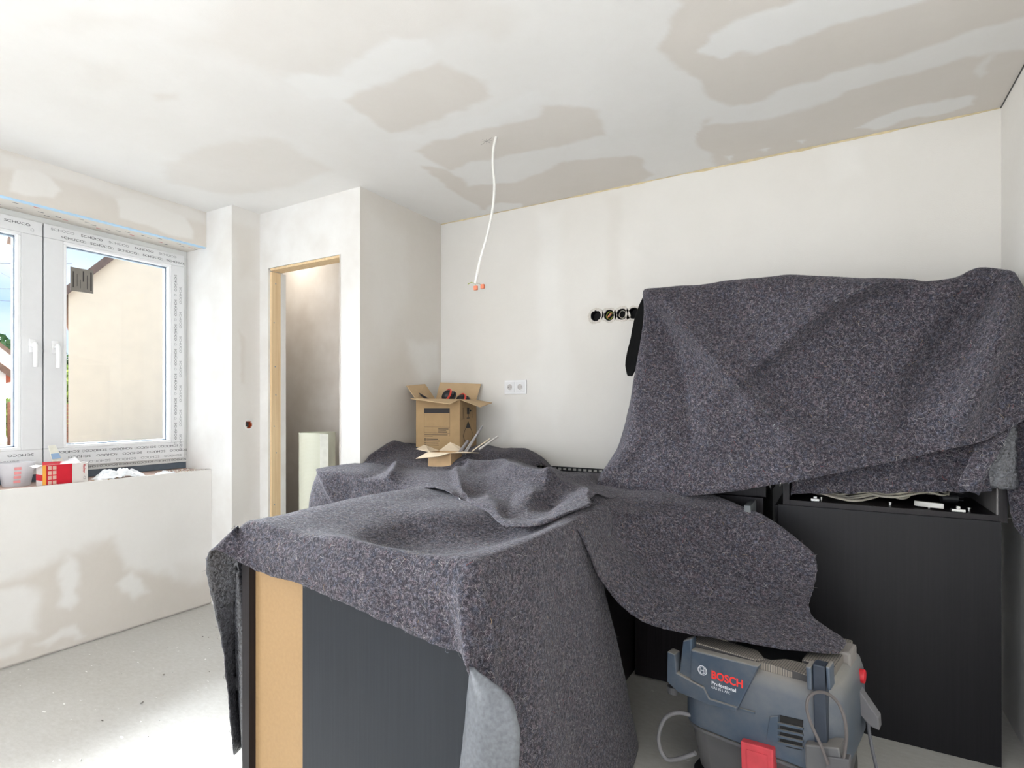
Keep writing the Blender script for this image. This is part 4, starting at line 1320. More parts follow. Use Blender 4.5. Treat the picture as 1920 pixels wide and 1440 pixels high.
D.append([side(P(*top[0], Y=2.46), -0.012, 0.05, -0.02)] + [P(x, y + 1, Y=Yt + 0.02) for (x, y), Yt in zip(top, YT)])
for s in (0.04, 0.12, 0.3, 0.48, 0.66, 0.8, 0.9, 1.0):
    row = []
    for k, ((x0, y0), (x1, y1)) in enumerate(zip(top, bot)):
        w = s ** 1.15
        x, y = x0 + (x1 - x0) * s, y0 + (y1 - y0) * s
        if k == 0 and s in leftx: x = leftx[s]
        if k == 1 and s in leftx: x = leftx[s] + (45 if s < 0.85 else 40)
        if k == 2 and s in leftx: x = 0.5 * x + 0.5 * (leftx[s] + 105)
        row.append(P(x, y, Y=YT[k] + (YBt[k] - YT[k]) * w - 0.015 * math.sin(math.pi * s)))
    dx = {0.04: -0.012, 0.12: -0.012, 0.3: -0.014, 0.48: -0.03, 0.66: -0.055, 0.8: -0.06, 0.9: -0.02, 1.0: -0.005}[s]
    dy = {0.04: 0.08, 0.12: 0.09, 0.3: 0.10, 0.48: 0.10, 0.66: 0.10, 0.8: 0.10, 0.9: 0.06, 1.0: 0.035}[s]
    D.append([side(row[0], dx, dy, 0.004)] + row)
for r in D:
    for p in r: p[0] = min(p[0], XR - 0.03)
foldsD = [
    ([(1715, 526), (1640, 538), (1560, 578), (1490, 638), (1450, 672)], 60, 8, 0.040, (-0.1, -1, 0)),
    ([(1885, 515), (1800, 600), (1720, 720), (1690, 800)], 40, 40, -0.050, (0, -1, 0)),
    ([(1895, 515), (1862, 640), (1800, 780)], 26, 30, 0.045, (0, -1, 0)),
    ([(1216, 548), (1290, 620), (1360, 700), (1420, 760)], 16, 44, 0.034, (0, -1, 0)),
    ([(1232, 590), (1275, 700), (1290, 820)], 34, 26, -0.026, (0, -1, 0)),
    ([(1190, 860), (1260, 880), (1340, 880)], 18, 26, -0.014, (0, -1, 0)),
    ([(1430, 690), (1500, 770), (1620, 810)], 40, 34, -0.030, (0, -1, 0)),
    ([(1480, 830), (1620, 812), (1720, 780)], 20, 28, 0.018, (0, -1, 0)),
    ([(1690, 560), (1620, 680), (1560, 720)], 40, 40, -0.024, (0, -1, 0)),
    ([(1340, 545), (1400, 600), (1440, 650)], 30, 30, -0.012, (0, -1, 0)),
]
foldsD = [(l, a, b, h * (2.0 if h > 0 else 1.5), v) for l, a, b, h, v in foldsD]
sheetD = sheet('felt_sheet', [[np.array(p, float) for p in r] for r in D], 'big felt sheet hung over the wall units on the right', folds=foldsD, wr=0.006, seed=51, flip=False, res=0.013)
# its left hem turned in, film side showing, its shade painted as black
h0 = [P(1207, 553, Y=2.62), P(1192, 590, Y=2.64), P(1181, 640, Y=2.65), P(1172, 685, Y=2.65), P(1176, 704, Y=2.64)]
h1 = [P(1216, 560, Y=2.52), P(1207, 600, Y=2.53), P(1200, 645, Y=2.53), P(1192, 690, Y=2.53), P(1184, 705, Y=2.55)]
sheet('turned_in_hem', [h0, h1], 'film edge of the turned-in hem, shade painted in as black', parent=sheetD, film_out=True, outer=M_FILM_SHADED, seed=54, wr=0.001, flip=True)

# ---- sheet E: lower layer hanging across the open unit
E_ = []
for y, Yv in ((760, 2.47), (830, 2.462), (880, 2.458), (926, 2.452)):
    E_.append([P(x, y + (x - 1480) * -0.012, Y=Yv + 0.006 * math.sin(x * 0.03)) for x in (1484, 1560, 1640, 1720, 1800, 1858)])
sheet('felt_sheet', E_, 'straight dark felt edge hanging across the cable compartment', wr=0.003, seed=61, flip=False, ragged=0.006)
# ---- sheet F: lighter corner hanging in front
F_ = [[P(1838, 800, Y=2.41), P(1868, 800, Y=2.41), P(1905, 780, Y=2.42)],
      [P(1828, 840, Y=2.395), P(1858, 845, Y=2.385), P(1897, 800, Y=2.40)],
      [P(1806, 885, Y=2.385), P(1838, 895, Y=2.375), P(1875, 845, Y=2.385)],
      [P(1795, 906, Y=2.385), P(1818, 916, Y=2.37), P(1850, 895, Y=2.38)],
      [P(1797, 909, Y=2.385), P(1814, 920, Y=2.37), P(1838, 928, Y=2.38)]]
sheet('felt_sheet', F_, 'light pointed felt corner hanging before the right end of the unit', wr=0.002, seed=71, flip=False)
# ---- sheet H: strip against the right wall
H_ = [[P(1880, 770, Y=2.50), P(1925, 740, Y=2.48), P(1975, 720, Y=2.45)],
      [P(1882, 830, Y=2.50), P(1930, 830, Y=2.46), P(1980, 830, Y=2.42)],
      [P(1886, 900, Y=2.49), P(1932, 905, Y=2.45), P(1985, 905, Y=2.41)],
      [P(1893, 960, Y=2.48), P(1925, 985, Y=2.45), P(1985, 1010, Y=2.41)],
      [P(1900, 985, Y=2.48), P(1924, 1018, Y=2.45), P(1985, 1070, Y=2.41)]]
for r in H_:
    for p in r: p[0] = min(p[0], XR - 0.012)
sheet('felt_sheet', H_, 'felt strip hanging down against the right wall', wr=0.002, seed=81, flip=False)
H2 = [[P(1850, 820, Y=2.455), P(1880, 800, Y=2.45), P(1908, 790, Y=2.45)],
      [P(1848, 880, Y=2.452), P(1880, 880, Y=2.445), P(1909, 870, Y=2.45)],
      [P(1846, 912, Y=2.45), P(1880, 918, Y=2.44), P(1909, 919, Y=2.45)]]
sheet('felt_sheet', H2, 'narrow felt end with grey film side out at the right of the unit', wr=0.001, seed=91, flip=False, film_out=True)

# ================================================================== CARDBOARD BOXES
BW, BD, BH, TH = 0.278, 0.299, 0.300, 0.004
bx = thing('cardboard_box', 'open brown cardboard box holding black ear defenders', 'box', (-1.900, 2.650, 0.985), R(15))
body = MB()
body.box(-BW, 0, 0, TH, 0, BH); body.box(-BW, 0, BD - TH, BD, 0, BH)
body.box(-BW, -BW + TH, TH, BD - TH, 0, BH); body.box(-TH, 0, TH, BD - TH, 0, BH); body.box(-BW, 0, 0, BD, 0, TH)
walls = link('box_walls', body.mesh('box_walls', M_CARD), bx)
def flap(q, lb=None):
    link('flap', MB().quadbox(q, 0.004).mesh('flap', M_CARDIN, 0.0006), bx, lb)
flap([(-BW, 0, BH), (0, 0, BH), (-0.012, -0.125, BH - 0.028), (-BW + 0.02, -0.115, BH + 0.004)])
flap([(0, 0, BH), (0, BD, BH), (0.115, BD - 0.03, BH - 0.018), (0.115, 0.035, BH - 0.045)])
flap([(0, BD, BH), (-BW, BD, BH), (-BW + 0.018, BD + 0.03, BH + 0.118), (0.022, BD + 0.03, BH + 0.105)])
flap([(-BW, BD, BH), (-BW, 0, BH), (-BW - 0.075, 0.02, BH + 0.085), (-BW - 0.06, BD - 0.04, BH + 0.105)])
# print on the box
def pr(x0, x1, z0, z1, mat=M_BLACKP):
    link('print', MB().box(x0, x1, -0.0006, 0.0002, z0, z1).mesh('print', mat), walls)
pr(-0.225, -0.062, 0.222, 0.250)
for a in ((-0.225, -0.2238, 0.085, 0.222), (-0.0632, -0.062, 0.085, 0.222), (-0.225, -0.062, 0.138, 0.1392), (-0.225, -0.062, 0.103, 0.1042)):
    pr(*a)
pr(-0.135, -0.070, 0.126, 0.130); pr(-0.135, -0.085, 0.118, 0.1215); pr(-0.135, -0.078, 0.107, 0.113)
pr(-0.222, -0.075, 0.092, 0.095); pr(-0.222, -0.17, 0.083, 0.086)
for z in (0.066, 0.054, 0.042, 0.030):
    pr(-0.21, -0.12 - 0.02 * random.random(), z, z + 0.0035); pr(-0.222, -0.215, z - 0.001, z + 0.005)
def prs(y0, y1, z0, z1):
    link('print', MB().box(-0.0002, 0.0006, y0, y1, z0, z1).mesh('print', M_BLACKP), walls)
prs(0.055, 0.058, 0.19, 0.255); prs(0.225, 0.228, 0.19, 0.255); prs(0.03, 0.085, 0.185, 0.188)
prs(0.125, 0.165, 0.215, 0.255); prs(0.14, 0.15, 0.195, 0.215); prs(0.12, 0.17, 0.188, 0.193)
dm = [(0.0004, 0.145, 0.170), (0.0004, 0.235, 0.085), (0.0004, 0.145, 0.0), (0.0004, 0.055, 0.085)]
m = MB()
for i in range(4):
    m.tube([dm[i], dm[(i + 1) % 4]], 0.0012, 4, cap=False)
m.add([(0.0006, 0.145, 0.168), (0.0006, 0.105, 0.130), (0.0006, 0.185, 0.130)], [(0, 1, 2)])
link('print', m.mesh('print', M_BLACKP), walls)

def cup(name, loc, rot, parent):
    c = thing(name, 'x', 'ear defenders', loc) if parent is None else None
    m = MB(); rings = []
    for s in np.linspace(0, 1, 8):
        r = 0.046 * math.sin(math.acos(max(0, min(1, s)))) if s > 0.35 else 0.044
        z = 0.055 * s
        rings.append([(r * 0.85 * math.cos(a), r * math.sin(a), z) for a in np.linspace(0, 2 * math.pi, 20, endpoint=False)])
    m.loft(rings)
    o = link('ear_cup', m.mesh('ear_cup', M_BLACK, 0, True), parent)
    o.location = loc; o.rotation_euler = rot
    b = MB().ring((0, 0, 0.022), (0, 0, 1), 0.0415, 0.0475, 0.010, 24)
    link('red_band', b.mesh('red_band', plain('orange_red_plastic', (226, 78, 62), 0.45)), o)
    cu = MB().ring((0, 0, -0.014), (0, 0, 1), 0.018, 0.047, 0.015, 24)
    link('cushion', cu.mesh('cushion', M_BLACK, 0.004, True), o)
ear = thing('ear_defenders', 'black ear defenders with red bands lying in the cardboard box', 'ear defenders', (-2.055, 2.70, 1.20), R(15))
cup('ear_cup', (0.03, 0.03, 0.100), (R(60), R(20), R(-55)), ear)
cup('ear_cup', (0.095, 0.09, 0.072), (R(60), R(-10), R(-30)), ear)
link('headband', MB().tube([(0.03 + 0.11 * s, 0.09 + 0.05 * math.sin(math.pi * s), 0.05 - 0.03 * s) for s in np.linspace(0, 1, 9)], 0.006, 6).mesh('headband', M_BLACK, 0, True), ear)
o = link('metal_ruler', MB().quadbox([P(781, 737, Y=2.66), P(784, 735, Y=2.66), P(812, 752, Y=2.68), P(808, 754, Y=2.68)], 0.003).mesh('metal_ruler', M_BLACK))
rebase(o); tag(o, 'thin dark strip sticking out of the large cardboard box', 'tool')

# small pale box with sticks
sb = thing('cardboard_box', 'small pale torn cardboard box full of thin sticks', 'box', (-1.805, 2.335, 0.908), R(8))
w, d, h = 0.070, 0.12, 0.092
body = MB()
body.box(-w, w, 0, 0.003, 0, h); body.box(-w, w, d - 0.003, d, 0, h); body.box(-w, -w + 0.003, 0.003, d - 0.003, 0, h); body.box(w - 0.003, w, 0.003, d - 0.003, 0, h); body.box(-w, w, 0, d, 0, 0.003)
link('box_walls', body.mesh('box_walls', plain('torn_cardboard', (206, 172, 130), 0.85)), sb)
for q in ([(-w, 0, h), (w * 0.95, 0, h), (w * 0.6, -0.085, h - 0.012), (-w * 1.35, -0.08, h - 0.028)],
          [(w, 0.0, h), (w, d, h), (w + 0.115, d - 0.02, h - 0.004), (w + 0.10, 0.03, h + 0.004)],
          [(-w, d, h), (-w, 0.02, h), (-w - 0.10, 0.04, h + 0.012), (-w - 0.09, d - 0.01, h + 0.03)],
          [(w, d, h), (-w, d, h), (-w * 0.4, d + 0.05, h + 0.045), (w * 0.5, d + 0.05, h + 0.02)]):
    link('flap', MB().quadbox(q, 0.003).mesh('flap', M_CARDP, 0.0005), sb)
for k, (a, b, r, mt, nm, lb) in enumerate((
        ((872, 852), (905, 798), 0.0045, M_ROD, 'metal_rod', 'long grey metal rod leaning out of the small box'),
        ((868, 852), (902, 802), 0.0045, M_ROD, 'metal_rod', 'dull grey metal rod behind the longest one'),
        ((885, 846), (919, 822), 0.0030, M_CARDP, 'wooden_stick', 'thin pale wooden stick pointing right'),
        ((898, 843), (934, 818), 0.0055, plain('clear_strip', (176, 170, 164), 0.4), 'plastic_strip', 'whitish plastic strip pointing far right'),
        ((862, 848), (878, 826), 0.009, plain('grey_fitting', (118, 112, 112), 0.5), 'plastic_fitting', 'short dark grey fitting in the small box'))):
    o = link(nm, MB().tube([P(*a, Y=2.42), P(*b, Y=2.46)], r, 8).mesh(nm, mt, 0, True))
    rebase(o); tag(o, lb, 'rod', 'sticks in the small box')

# ================================================================== ELECTRICS
ca = P(931, 257, Z=ZC)
dd = (ca - CAM) @ FW
pts = [np.array(ca) + np.array([0, 0, 0.01])] + [P(x, y, D=dd) for x, y in ((926, 275), (924, 305), (927, 345), (924, 390), (914, 440), (900, 490), (891, 532))]
pts = hermite(np.array(pts)[:, None, :], 0.02, 0)[:, 0]
lc = thing('ceiling_cable', 'white lamp cable hanging from the ceiling with bare connector ends', 'cable', tuple(ca))
link('cable', MB().tube([p - ca for p in pts], 0.0062, 8).mesh('cable', M_CABLEW, 0, True), lc)
e = pts[-1] - ca
for k, (a, b) in enumerate((((0, 0), (14, 3)), ((0, 0), (-14, -1)), ((0, 0), (1, 6)))):
    q = P(891 + b[0], 534 + b[1], D=dd) - ca
    link('wire', MB().tube([e, e * 0.5 + q * 0.5 + np.array([0, 0, 0.008]), q], 0.0018, 6).mesh('wire', M_CABLEG if k != 1 else plain('green_wire', (150, 160, 70), 0.5)), lc)
    if k != 1:
        link('connector', MB().box(q[0] - 0.009, q[0] + 0.009, q[1] - 0.006, q[1] + 0.006, q[2] - 0.010, q[2] + 0.010).mesh('connector', M_COPPER, 0.002), lc)

# double wall socket
so = thing('wall_socket', 'white double wall socket on the back wall', 'socket', (-1.7215, YB, 1.367))
link('frame', MB().box(-0.0785, 0.0785, -0.010, -0.0005, -0.043, 0.043).mesh('frame', M_PVC2, 0.003), so)
for sx in (-0.0365, 0.0365):
    ins = link('insert', MB().box(sx - 0.033, sx + 0.033, -0.0125, -0.010, -0.033, 0.033).mesh('insert', M_PVC, 0.0015), so)
    link('socket_well', MB().ring((sx, -0.0128, 0), (0, -1, 0), 0.0185, 0.0215, 0.0025, 28).mesh('socket_well', M_PVC2), ins)
    link('socket_face', MB().cyl((sx, -0.0129, 0), (0, -1, 0), 0.0185, 0.0006, 28).mesh('socket_face', plain('socket_shade', (196, 192, 188), 0.5)), ins)
    for hx in (-0.0095, 0.0095):
        link('pin_hole', MB().cyl((sx + hx, -0.0136, 0), (0, -1, 0), 0.0026, 0.0006, 12).mesh('pin_hole', M_DARK), ins)

# flush socket boxes in the back wall
for k, b in enumerate(BOXES):
    t = thing('flush_box', ('leftmost empty black flush box in the back wall', 'second black flush box with copper wire ends', 'third black flush box with coiled grey cable',
              'fourth black flush box half hidden by the felt')[k], 'wall box', tuple(b), group='flush boxes in the back wall')
    m = MB().ring((0, 0.001, 0), (0, 1, 0), 0.0300, 0.0325, 0.05, 28)
    link('box_shell', m.mesh('box_shell', M_BLACK), t)
    link('box_base', MB().cyl((0, 0.048, 0), (0, 1, 0), 0.031, 0.003, 24).mesh('box_base', M_DARK), t)
    # broken plaster around the hole
    n = 36; v = []
    for i in range(n):
        a = 2 * math.pi * i / n
        r1 = 0.0445 + 0.012 * fbm(np.array(math.cos(a) * 2 + k * 3), np.array(math.sin(a) * 2), 5, 3)
        v += [(0.0318 * math.cos(a), -0.0012, 0.0318 * math.sin(a)), (r1 * math.cos(a), -0.0012, r1 * math.sin(a)),
              (r1 * 1.03 * math.cos(a), 0.0015, r1 * 1.03 * math.sin(a)), (0.0318 * math.cos(a), 0.012, 0.0318 * math.sin(a))]
    f = []
    for i in range(n):
        for j in range(4):
            p0, p1 = 4 * i + j, 4 * i + (j + 1) % 4; q0, q1 = 4 * ((i + 1) % n) + j, 4 * ((i + 1) % n) + (j + 1) % 4
            f.append((p0, p1, q1, q0))
    link('plaster_rim', MB().add(v, f).mesh('plaster_rim', plain('crumbly_plaster', (206, 200, 190), 0.9, var=0.12, scale=120)), t)
    if k in (1, 2):
        pts = [(0.02 * math.cos(a), 0.012 + 0.004 * math.sin(3 * a), 0.021 * math.sin(a)) for a in np.linspace(0.3, 6.0, 22)]
        link('wire', MB().tube(pts, 0.0024, 6).mesh('wire', plain('green_wire', (150, 160, 70), 0.5) if k == 1 else M_CABLEG, 0, True), t)
    if k == 1:
        link('connector', MB().tube([(-0.012, 0.006, -0.012), (0.004, 0.0, 0.0), (0.016, -0.006, 0.009)], [0.003, 0.006, 0.005], 8).mesh('connector', plain('copper_wire', (200, 140, 100), 0.4)), t)
# orange flush box in the pier
t = thing('flush_box', 'orange flush box with black switch in the pier beside the doorway', 'wall box', tuple(HOLE))
link('box_shell', MB().ring((0, 0, 0), (-1, 0, 0), 0.024, 0.0275, 0.045, 24).mesh('box_shell', plain('orange_box', (214, 92, 44), 0.5)), t)
link('box_base', MB().cyl((-0.04, 0, 0), (-1, 0, 0), 0.026, 0.003, 20).mesh('box_base', plain('orange_box_dark', (120, 44, 20), 0.6)), t)
link('switch', MB().box(-0.02, -0.004, -0.020, 0.004, -0.016, 0.014).mesh('switch', M_BLACK, 0.003), t)
n = 30; v = []; f = []
for i in range(n):
    a = 2 * math.pi * i / n
    r1 = 0.031 + 0.006 * random.random()
    v += [(0.0008, 0.0262 * math.cos(a), 0.0262 * math.sin(a)), (0.0008, r1 * math.cos(a), r1 * math.sin(a)), (-0.002, r1 * math.cos(a), r1 * math.sin(a)), (-0.010, 0.0262 * math.cos(a), 0.0262 * math.sin(a))]
for i in range(n):
    for j in range(4):
        p0, p1 = 4 * i + j, 4 * i + (j + 1) % 4; q0, q1 = 4 * ((i + 1) % n) + j, 4 * ((i + 1) % n) + (j + 1) % 4
        f.append((p0, p1, q1, q0))
link('plaster_rim', MB().add(v, f).mesh('plaster_rim', M_WHITE), t)

# ================================================================== MESH ROLL IN THE CLOSET
rc = P(596, 811, D=3.66)
roll_mat = NT('glass_fibre_mesh')
ck = roll_mat.new('ShaderNodeTexWave', wave_type='BANDS', bands_direction='Z'); ck.inputs['Scale'].default_value = 80
roll_mat.link(roll_mat.coords(), ck.inputs['Vector'])
n_ = roll_mat.noise(300, 1)
roll_mat.base(roll_mat.ramp(ck.outputs['Fac'], [(0.2, (226, 228, 206)), (0.8, (242, 243, 228))]))
roll_mat.rough(0.7); roll_mat.bump(ck.outputs['Fac'], 0.4, 0.002)
roll = thing('mesh_roll', 'upright roll of pale yellow render mesh in the doorway', 'roll', (rc[0], rc[1], 0))
sp = []
for i in range(120):
    a = i / 119 * 2 * math.pi * 5; r = 0.055 + 0.066 * i / 119
    sp.append((r * math.cos(a - 0.6), r * math.sin(a - 0.6)))
v = []; f = []
for x, y in sp:
    v += [(x, y, 0), (x, y, rc[2] + 0.002)]
for i in range(len(sp) - 1):
    f.append((2 * i, 2 * i + 2, 2 * i + 3, 2 * i + 1))
me = bpy.data.meshes.new('wound_mesh'); me.from_pydata(v, [], f); me.materials.append(roll_mat.m); me.polygons.foreach_set('use_smooth', [True] * len(f)); me.update()
link('wound_mesh', me, roll)
lv = []
for k in range(5):
    s = k / 4
    x, y = 0.121 * math.cos(-0.6 + 0.25 * s) + 0.055 * s, 0.121 * math.sin(-0.6 + 0.25 * s) - 0.02 * s * s
    lv.append((x, y))
m = MB()
for a, b in zip(lv[:-1], lv[1:]):
    m.quadbox([(a[0], a[1], 0), (b[0], b[1], 0), (b[0], b[1], rc[2] - 0.004), (a[0], a[1], rc[2] - 0.004)], 0.0015)
link('loose_end', m.mesh('loose_end', plain('mesh_selvedge', (222, 222, 212), 0.7)), roll, 'loose end of the mesh')

# ================================================================== THINGS ON THE SILL
SZ = 0.842
cupp = P(31, 910, Z=SZ + 0.004)
cupt = thing('plastic_cup', 'clear plastic tub of wall plugs on the sill', 'tub', (cupp[0], cupp[1], SZ))
tub = NT('clear_plastic')
tub.base(lin((232, 232, 236))); tub.rough(0.3); tub.b.inputs['Alpha'].default_value = 0.55
m = MB(); rings = []
for z, r in ((0.0, 0.052), (0.004, 0.056), (0.115, 0.074), (0.119, 0.077), (0.121, 0.077)):
    rings.append([(r * 0.8 * math.cos(a), r * math.sin(a), z) for a in np.linspace(0, 2 * math.pi, 24, endpoint=False)])
m.loft(rings, cap=False)
link('tub_wall', m.mesh('tub_wall', tub.m, 0, True), cupt)
prt = plain('pink_print', (226, 150, 150), 0.6)
for k in range(4):
    link('print', MB().box(0.0475 + 0.004 * k, 0.0485 + 0.004 * k, -0.028, 0.0, 0.02 + 0.022 * k, 0.034 + 0.022 * k).mesh('print', prt), cupt)
plug_m = plain('grey_plug', (196, 196, 194), 0.5)
for k in range(16):
    a = random.random() * 6.28; r = 0.033 * random.random() ** 0.5
    o = link('wall_plug', MB().tube([(-0.014, 0, 0), (0.012, 0, 0), (0.016, 0, 0)], [0.004, 0.0036, 0.005], 6).mesh('wall_plug', plug_m))
    o.location = (cupp[0] + r * math.cos(a) * 0.8, cupp[1] + r * math.sin(a), SZ + 0.01 + 0.0026 * k); o.rotation_euler = (0, random.uniform(-.6, .6), random.random() * 6.28)
    tag(o, 'grey wall plug inside the clear plastic tub', 'wall plug', 'wall plugs in the tub')

fb = thing('fixings_box', 'red and white opened carton of wall fixings on the sill', 'box', (-3.425, 1.318, SZ), R(0))
yl, yr, hh, dp = -0.105, 0.092, 0.108, 0.075
M_FRED = plain('red_carton', (206, 22, 44), 0.5, var=0.03)
M_FGREY = plain('pale_carton', (222, 216, 210), 0.55, var=0.02)
M_FYEL = plain('yellow_carton', (240, 170, 70), 0.55, var=0.02)
cb = MB()
cb.box(-0.002, 0, yl, yr, 0, hh); cb.box(-dp, -dp + 0.002, yl, yr, 0, hh); cb.box(-dp, 0, yl, yl + 0.002, 0, hh); cb.box(-dp, 0, yr - 0.002, yr, 0, hh); cb.box(-dp, 0, yl, yr, 0, 0.002)
carton = link('carton', cb.mesh('carton', M_FGREY), fb)
def fp(y0, y1, z0, z1, mat): link('print', MB().box(0, 0.0006, y0, y1, z0, z1).mesh('print', mat), carton)
fp(yl, yl + 0.014, 0, hh, M_FYEL); fp(yl + 0.016, yl + 0.125, 0, hh - 0.001, M_FRED); fp(yl + 0.014, yl + 0.017, 0, hh, plain('orange_carton', (224, 110, 50), 0.55))
for k in range(4):
    for j in range(2):
        link('print', MB().box(0.0006, 0.001, yl + 0.022 + 0.020 * j, yl + 0.037 + 0.020 * j, 0.008 + 0.025 * k, 0.027 + 0.025 * k).mesh('print', plain('beige_carton_picture', (214, 176, 160), 0.6)), carton)
link('print', MB().box(-0.074, -0.001, yl - 0.0006, yl, 0.03, 0.06).mesh('print', M_FRED), carton)
put_text('fischer', M_FRED, carton, (0.0008, yr - 0.024, 0.098), (0, 0, -1), (0, 1, 0), 0.0115, 1.0, 0.012)
put_text('C3', M_INK, carton, (0.0008, yr - 0.022, 0.036), (0, 0, -1), (0, 1, 0), 0.009, 1.1)
link('lid_flap', MB().quadbox([(0, yl, hh), (0, yr - 0.045, hh), (-0.035, yr - 0.05, hh + 0.010), (-0.035, yl + 0.012, hh + 0.014)], 0.0015).mesh('lid_flap', M_FRED), fb)
link('lid_flap', MB().quadbox([(-0.005, yl, hh), (-dp, yl, hh), (-dp + 0.005, yl - 0.028, hh - 0.004), (-0.012, yl - 0.028, hh - 0.012)], 0.0015).mesh('lid_flap', M_FGREY), fb)
# sachet and folded leaflet standing in the carton
o = link('sachet', MB().quadbox([P(100, 872, X=-3.47), P(122, 870, X=-3.47), P(104, 834, X=-3.49), P(91, 836, X=-3.49)], 0.006).mesh('sachet', plain('pale_sachet', (226, 224, 210), 0.45), 0.001))
c0 = rebase(o); tag(o, 'pale yellow sachet standing in the red carton', 'sachet')
q = [P(98, 861, X=-3.468), P(114, 859, X=-3.468), P(110, 849, X=-3.473), P(95, 851, X=-3.473)]
link('print', MB().quadbox([np.array(p) - c0 + np.array([0.003, 0, 0]) for p in q], 0.002).mesh('print', plain('blue_print', (150, 180, 210), 0.5)), o)
o = link('leaflet', MB().quadbox([P(118, 872, X=-3.475), P(153, 868, X=-3.46), P(141, 857, X=-3.48), P(130, 860, X=-3.48)], 0.002).mesh('leaflet', plain('white_paper', (240, 241, 244), 0.6)))
rebase(o); tag(o, 'white folded leaflet sticking out of the red carton', 'leaflet')

def crumple(name, label, cat, y0, y1, x0, x1, amp, seed, mat):
    nu, nv = 46, 24
    U, Vv = np.meshgrid(np.linspace(0, 1, nu), np.linspace(0, 1, nv), indexing='ij')
    edge = np.sin(np.pi * U) ** 0.45 * np.sin(np.pi * np.clip(Vv, 0.02, 0.98)) ** 0.45
    z = SZ + 0.003 + amp * edge * (0.35 + 1.3 * np.abs(fbm(U * 5, Vv * 3, seed, 4)))
    y = y0 + (y1 - y0) * U + 0.012 * fbm(U * 6, Vv * 6, seed + 3, 2); x = x0 + (x1 - x0) * Vv + 0.02 * fbm(U * 5, Vv * 5, seed + 8, 2)
    vts = np.stack([x, y, z], -1).reshape(-1, 3)
    ids = np.arange(nu * nv).reshape(nu, nv)
    qd = np.stack([ids[:-1, :-1], ids[:-1, 1:], ids[1:, 1:], ids[1:, :-1]], -1).reshape(-1, 4)
    me = bpy.data.meshes.new(name); me.from_pydata(vts.tolist(), [], qd.tolist()); me.materials.append(mat)
    me.polygons.foreach_set('use_smooth', [True] * len(qd)); me.update()
    o = link(name, me)
    md = o.modifiers.new('thickness', 'SOLIDIFY'); md.thickness = 0.0015
    rebase(o)
    return tag(o, label, cat)
M_TISSUE = plain('white_tissue', (238, 240, 242), 0.7, var=0.02)
crumple('crumpled_paper', 'crumpled white protective gloves lying on the sill', 'paper', 1.46, 1.69, -3.53, -3.408, 0.062, 3, M_TISSUE)
crumple('crumpled_paper', 'small scrap of white paper near the right end of the sill', 'paper', 1.76, 1.86, -3.46, -3.41, 0.022, 9, M_TISSUE)
# crumbly mortar along the sill
g = np.random.default_rng(5)
m = MB()
for k in range(260):
    y = 0.6 + 1.45 * g.random() if k < 150 else 1.80 + 0.26 * g.random()
    x = -3.403 - 0.02 * g.random() if k < 150 else -3.41 - 0.18 * g.random()
    s = 0.003 + 0.007 * g.random()
    d0 = g.normal(size=(4, 3)); d0 /= np.linalg.norm(d0, axis=1)[:, None]
    m.add([np.array([x, y, SZ + s * 0.5]) + d * s for d in d0], [(0, 1, 2), (0, 2, 3), (0, 3, 1), (1, 3, 2)], int(g.random() < 0.3))
o = link('mortar_crumbs', m.mesh('mortar_crumbs', [plain('plaster_crumb', (226, 222, 214), 0.9), plain('mortar_crumb', (176, 152, 118), 0.9)]))
rebase(o); tag(o, 'plaster and mortar crumbs along the rough sill edge', 'debris'); o['kind'] = 'stuff'
M_SILL = plain('raw_brick_sill', (196, 170, 158), 0.9, var=0.12, scale=20)
struct('trim_5', MB().box(-3.75, XPAR - 0.0135, YW0, YPIER - 0.004, 0.836, SZ), M_SILL, label='raw brick sill bed under the window')

# ================================================================== VACUUM CLEANER
def dusty(name, c, dust, amount=0.75):
    t = NT(name)
    ge = t.new('ShaderNodeNewGeometry')
    sx = t.new('ShaderNodeSeparateXYZ'); t.link(ge.outputs['Normal'], sx.inputs[0])
    n = t.noise(9, 5, rough=0.65)
    up = t.math('MULTIPLY', t.math('POWER', t.math('MAXIMUM', sx.outputs['Z'], 0.0), 0.7), amount)
    f = t.math('ADD', up, t.math('MULTIPLY', t.math('SUBTRACT', n.outputs['Fac'], 0.42), 0.7), clamp=True)
    t.base(t.mix(f, lin(c), lin(dust)))
    t.rough(t.math('MULTIPLY_ADD', f, 0.35, 0.42))
    return t.m
M_VAC = dusty('dusty_blue_grey_plastic', (60, 73, 88), (136, 131, 124), 0.85)
M_VTANK = dusty('dusty_grey_tank', (84, 84, 86), (124, 118, 112), 0.6)
M_VRIB = NT('ribbed_dusty_top')
bk = M_VRIB.new('ShaderNodeTexBrick', offset=0.0)
bk.inputs['Scale'].default_value = 1.0; bk.inputs['Brick Width'].default_value = 0.0065; bk.inputs['Row Height'].default_value = 0.0045; bk.inputs['Mortar Size'].default_value = 0.0008
bk.inputs['Color1'].default_value = lin((140, 132, 122)); bk.inputs['Color2'].default_value = lin((124, 116, 106)); bk.inputs['Mortar'].default_value = lin((66, 64, 64))
M_VRIB.link(M_VRIB.coords(), bk.inputs['Vector'])
M_VRIB.base(bk.outputs['Color']); M_VRIB.rough(0.8); M_VRIB = M_VRIB.m

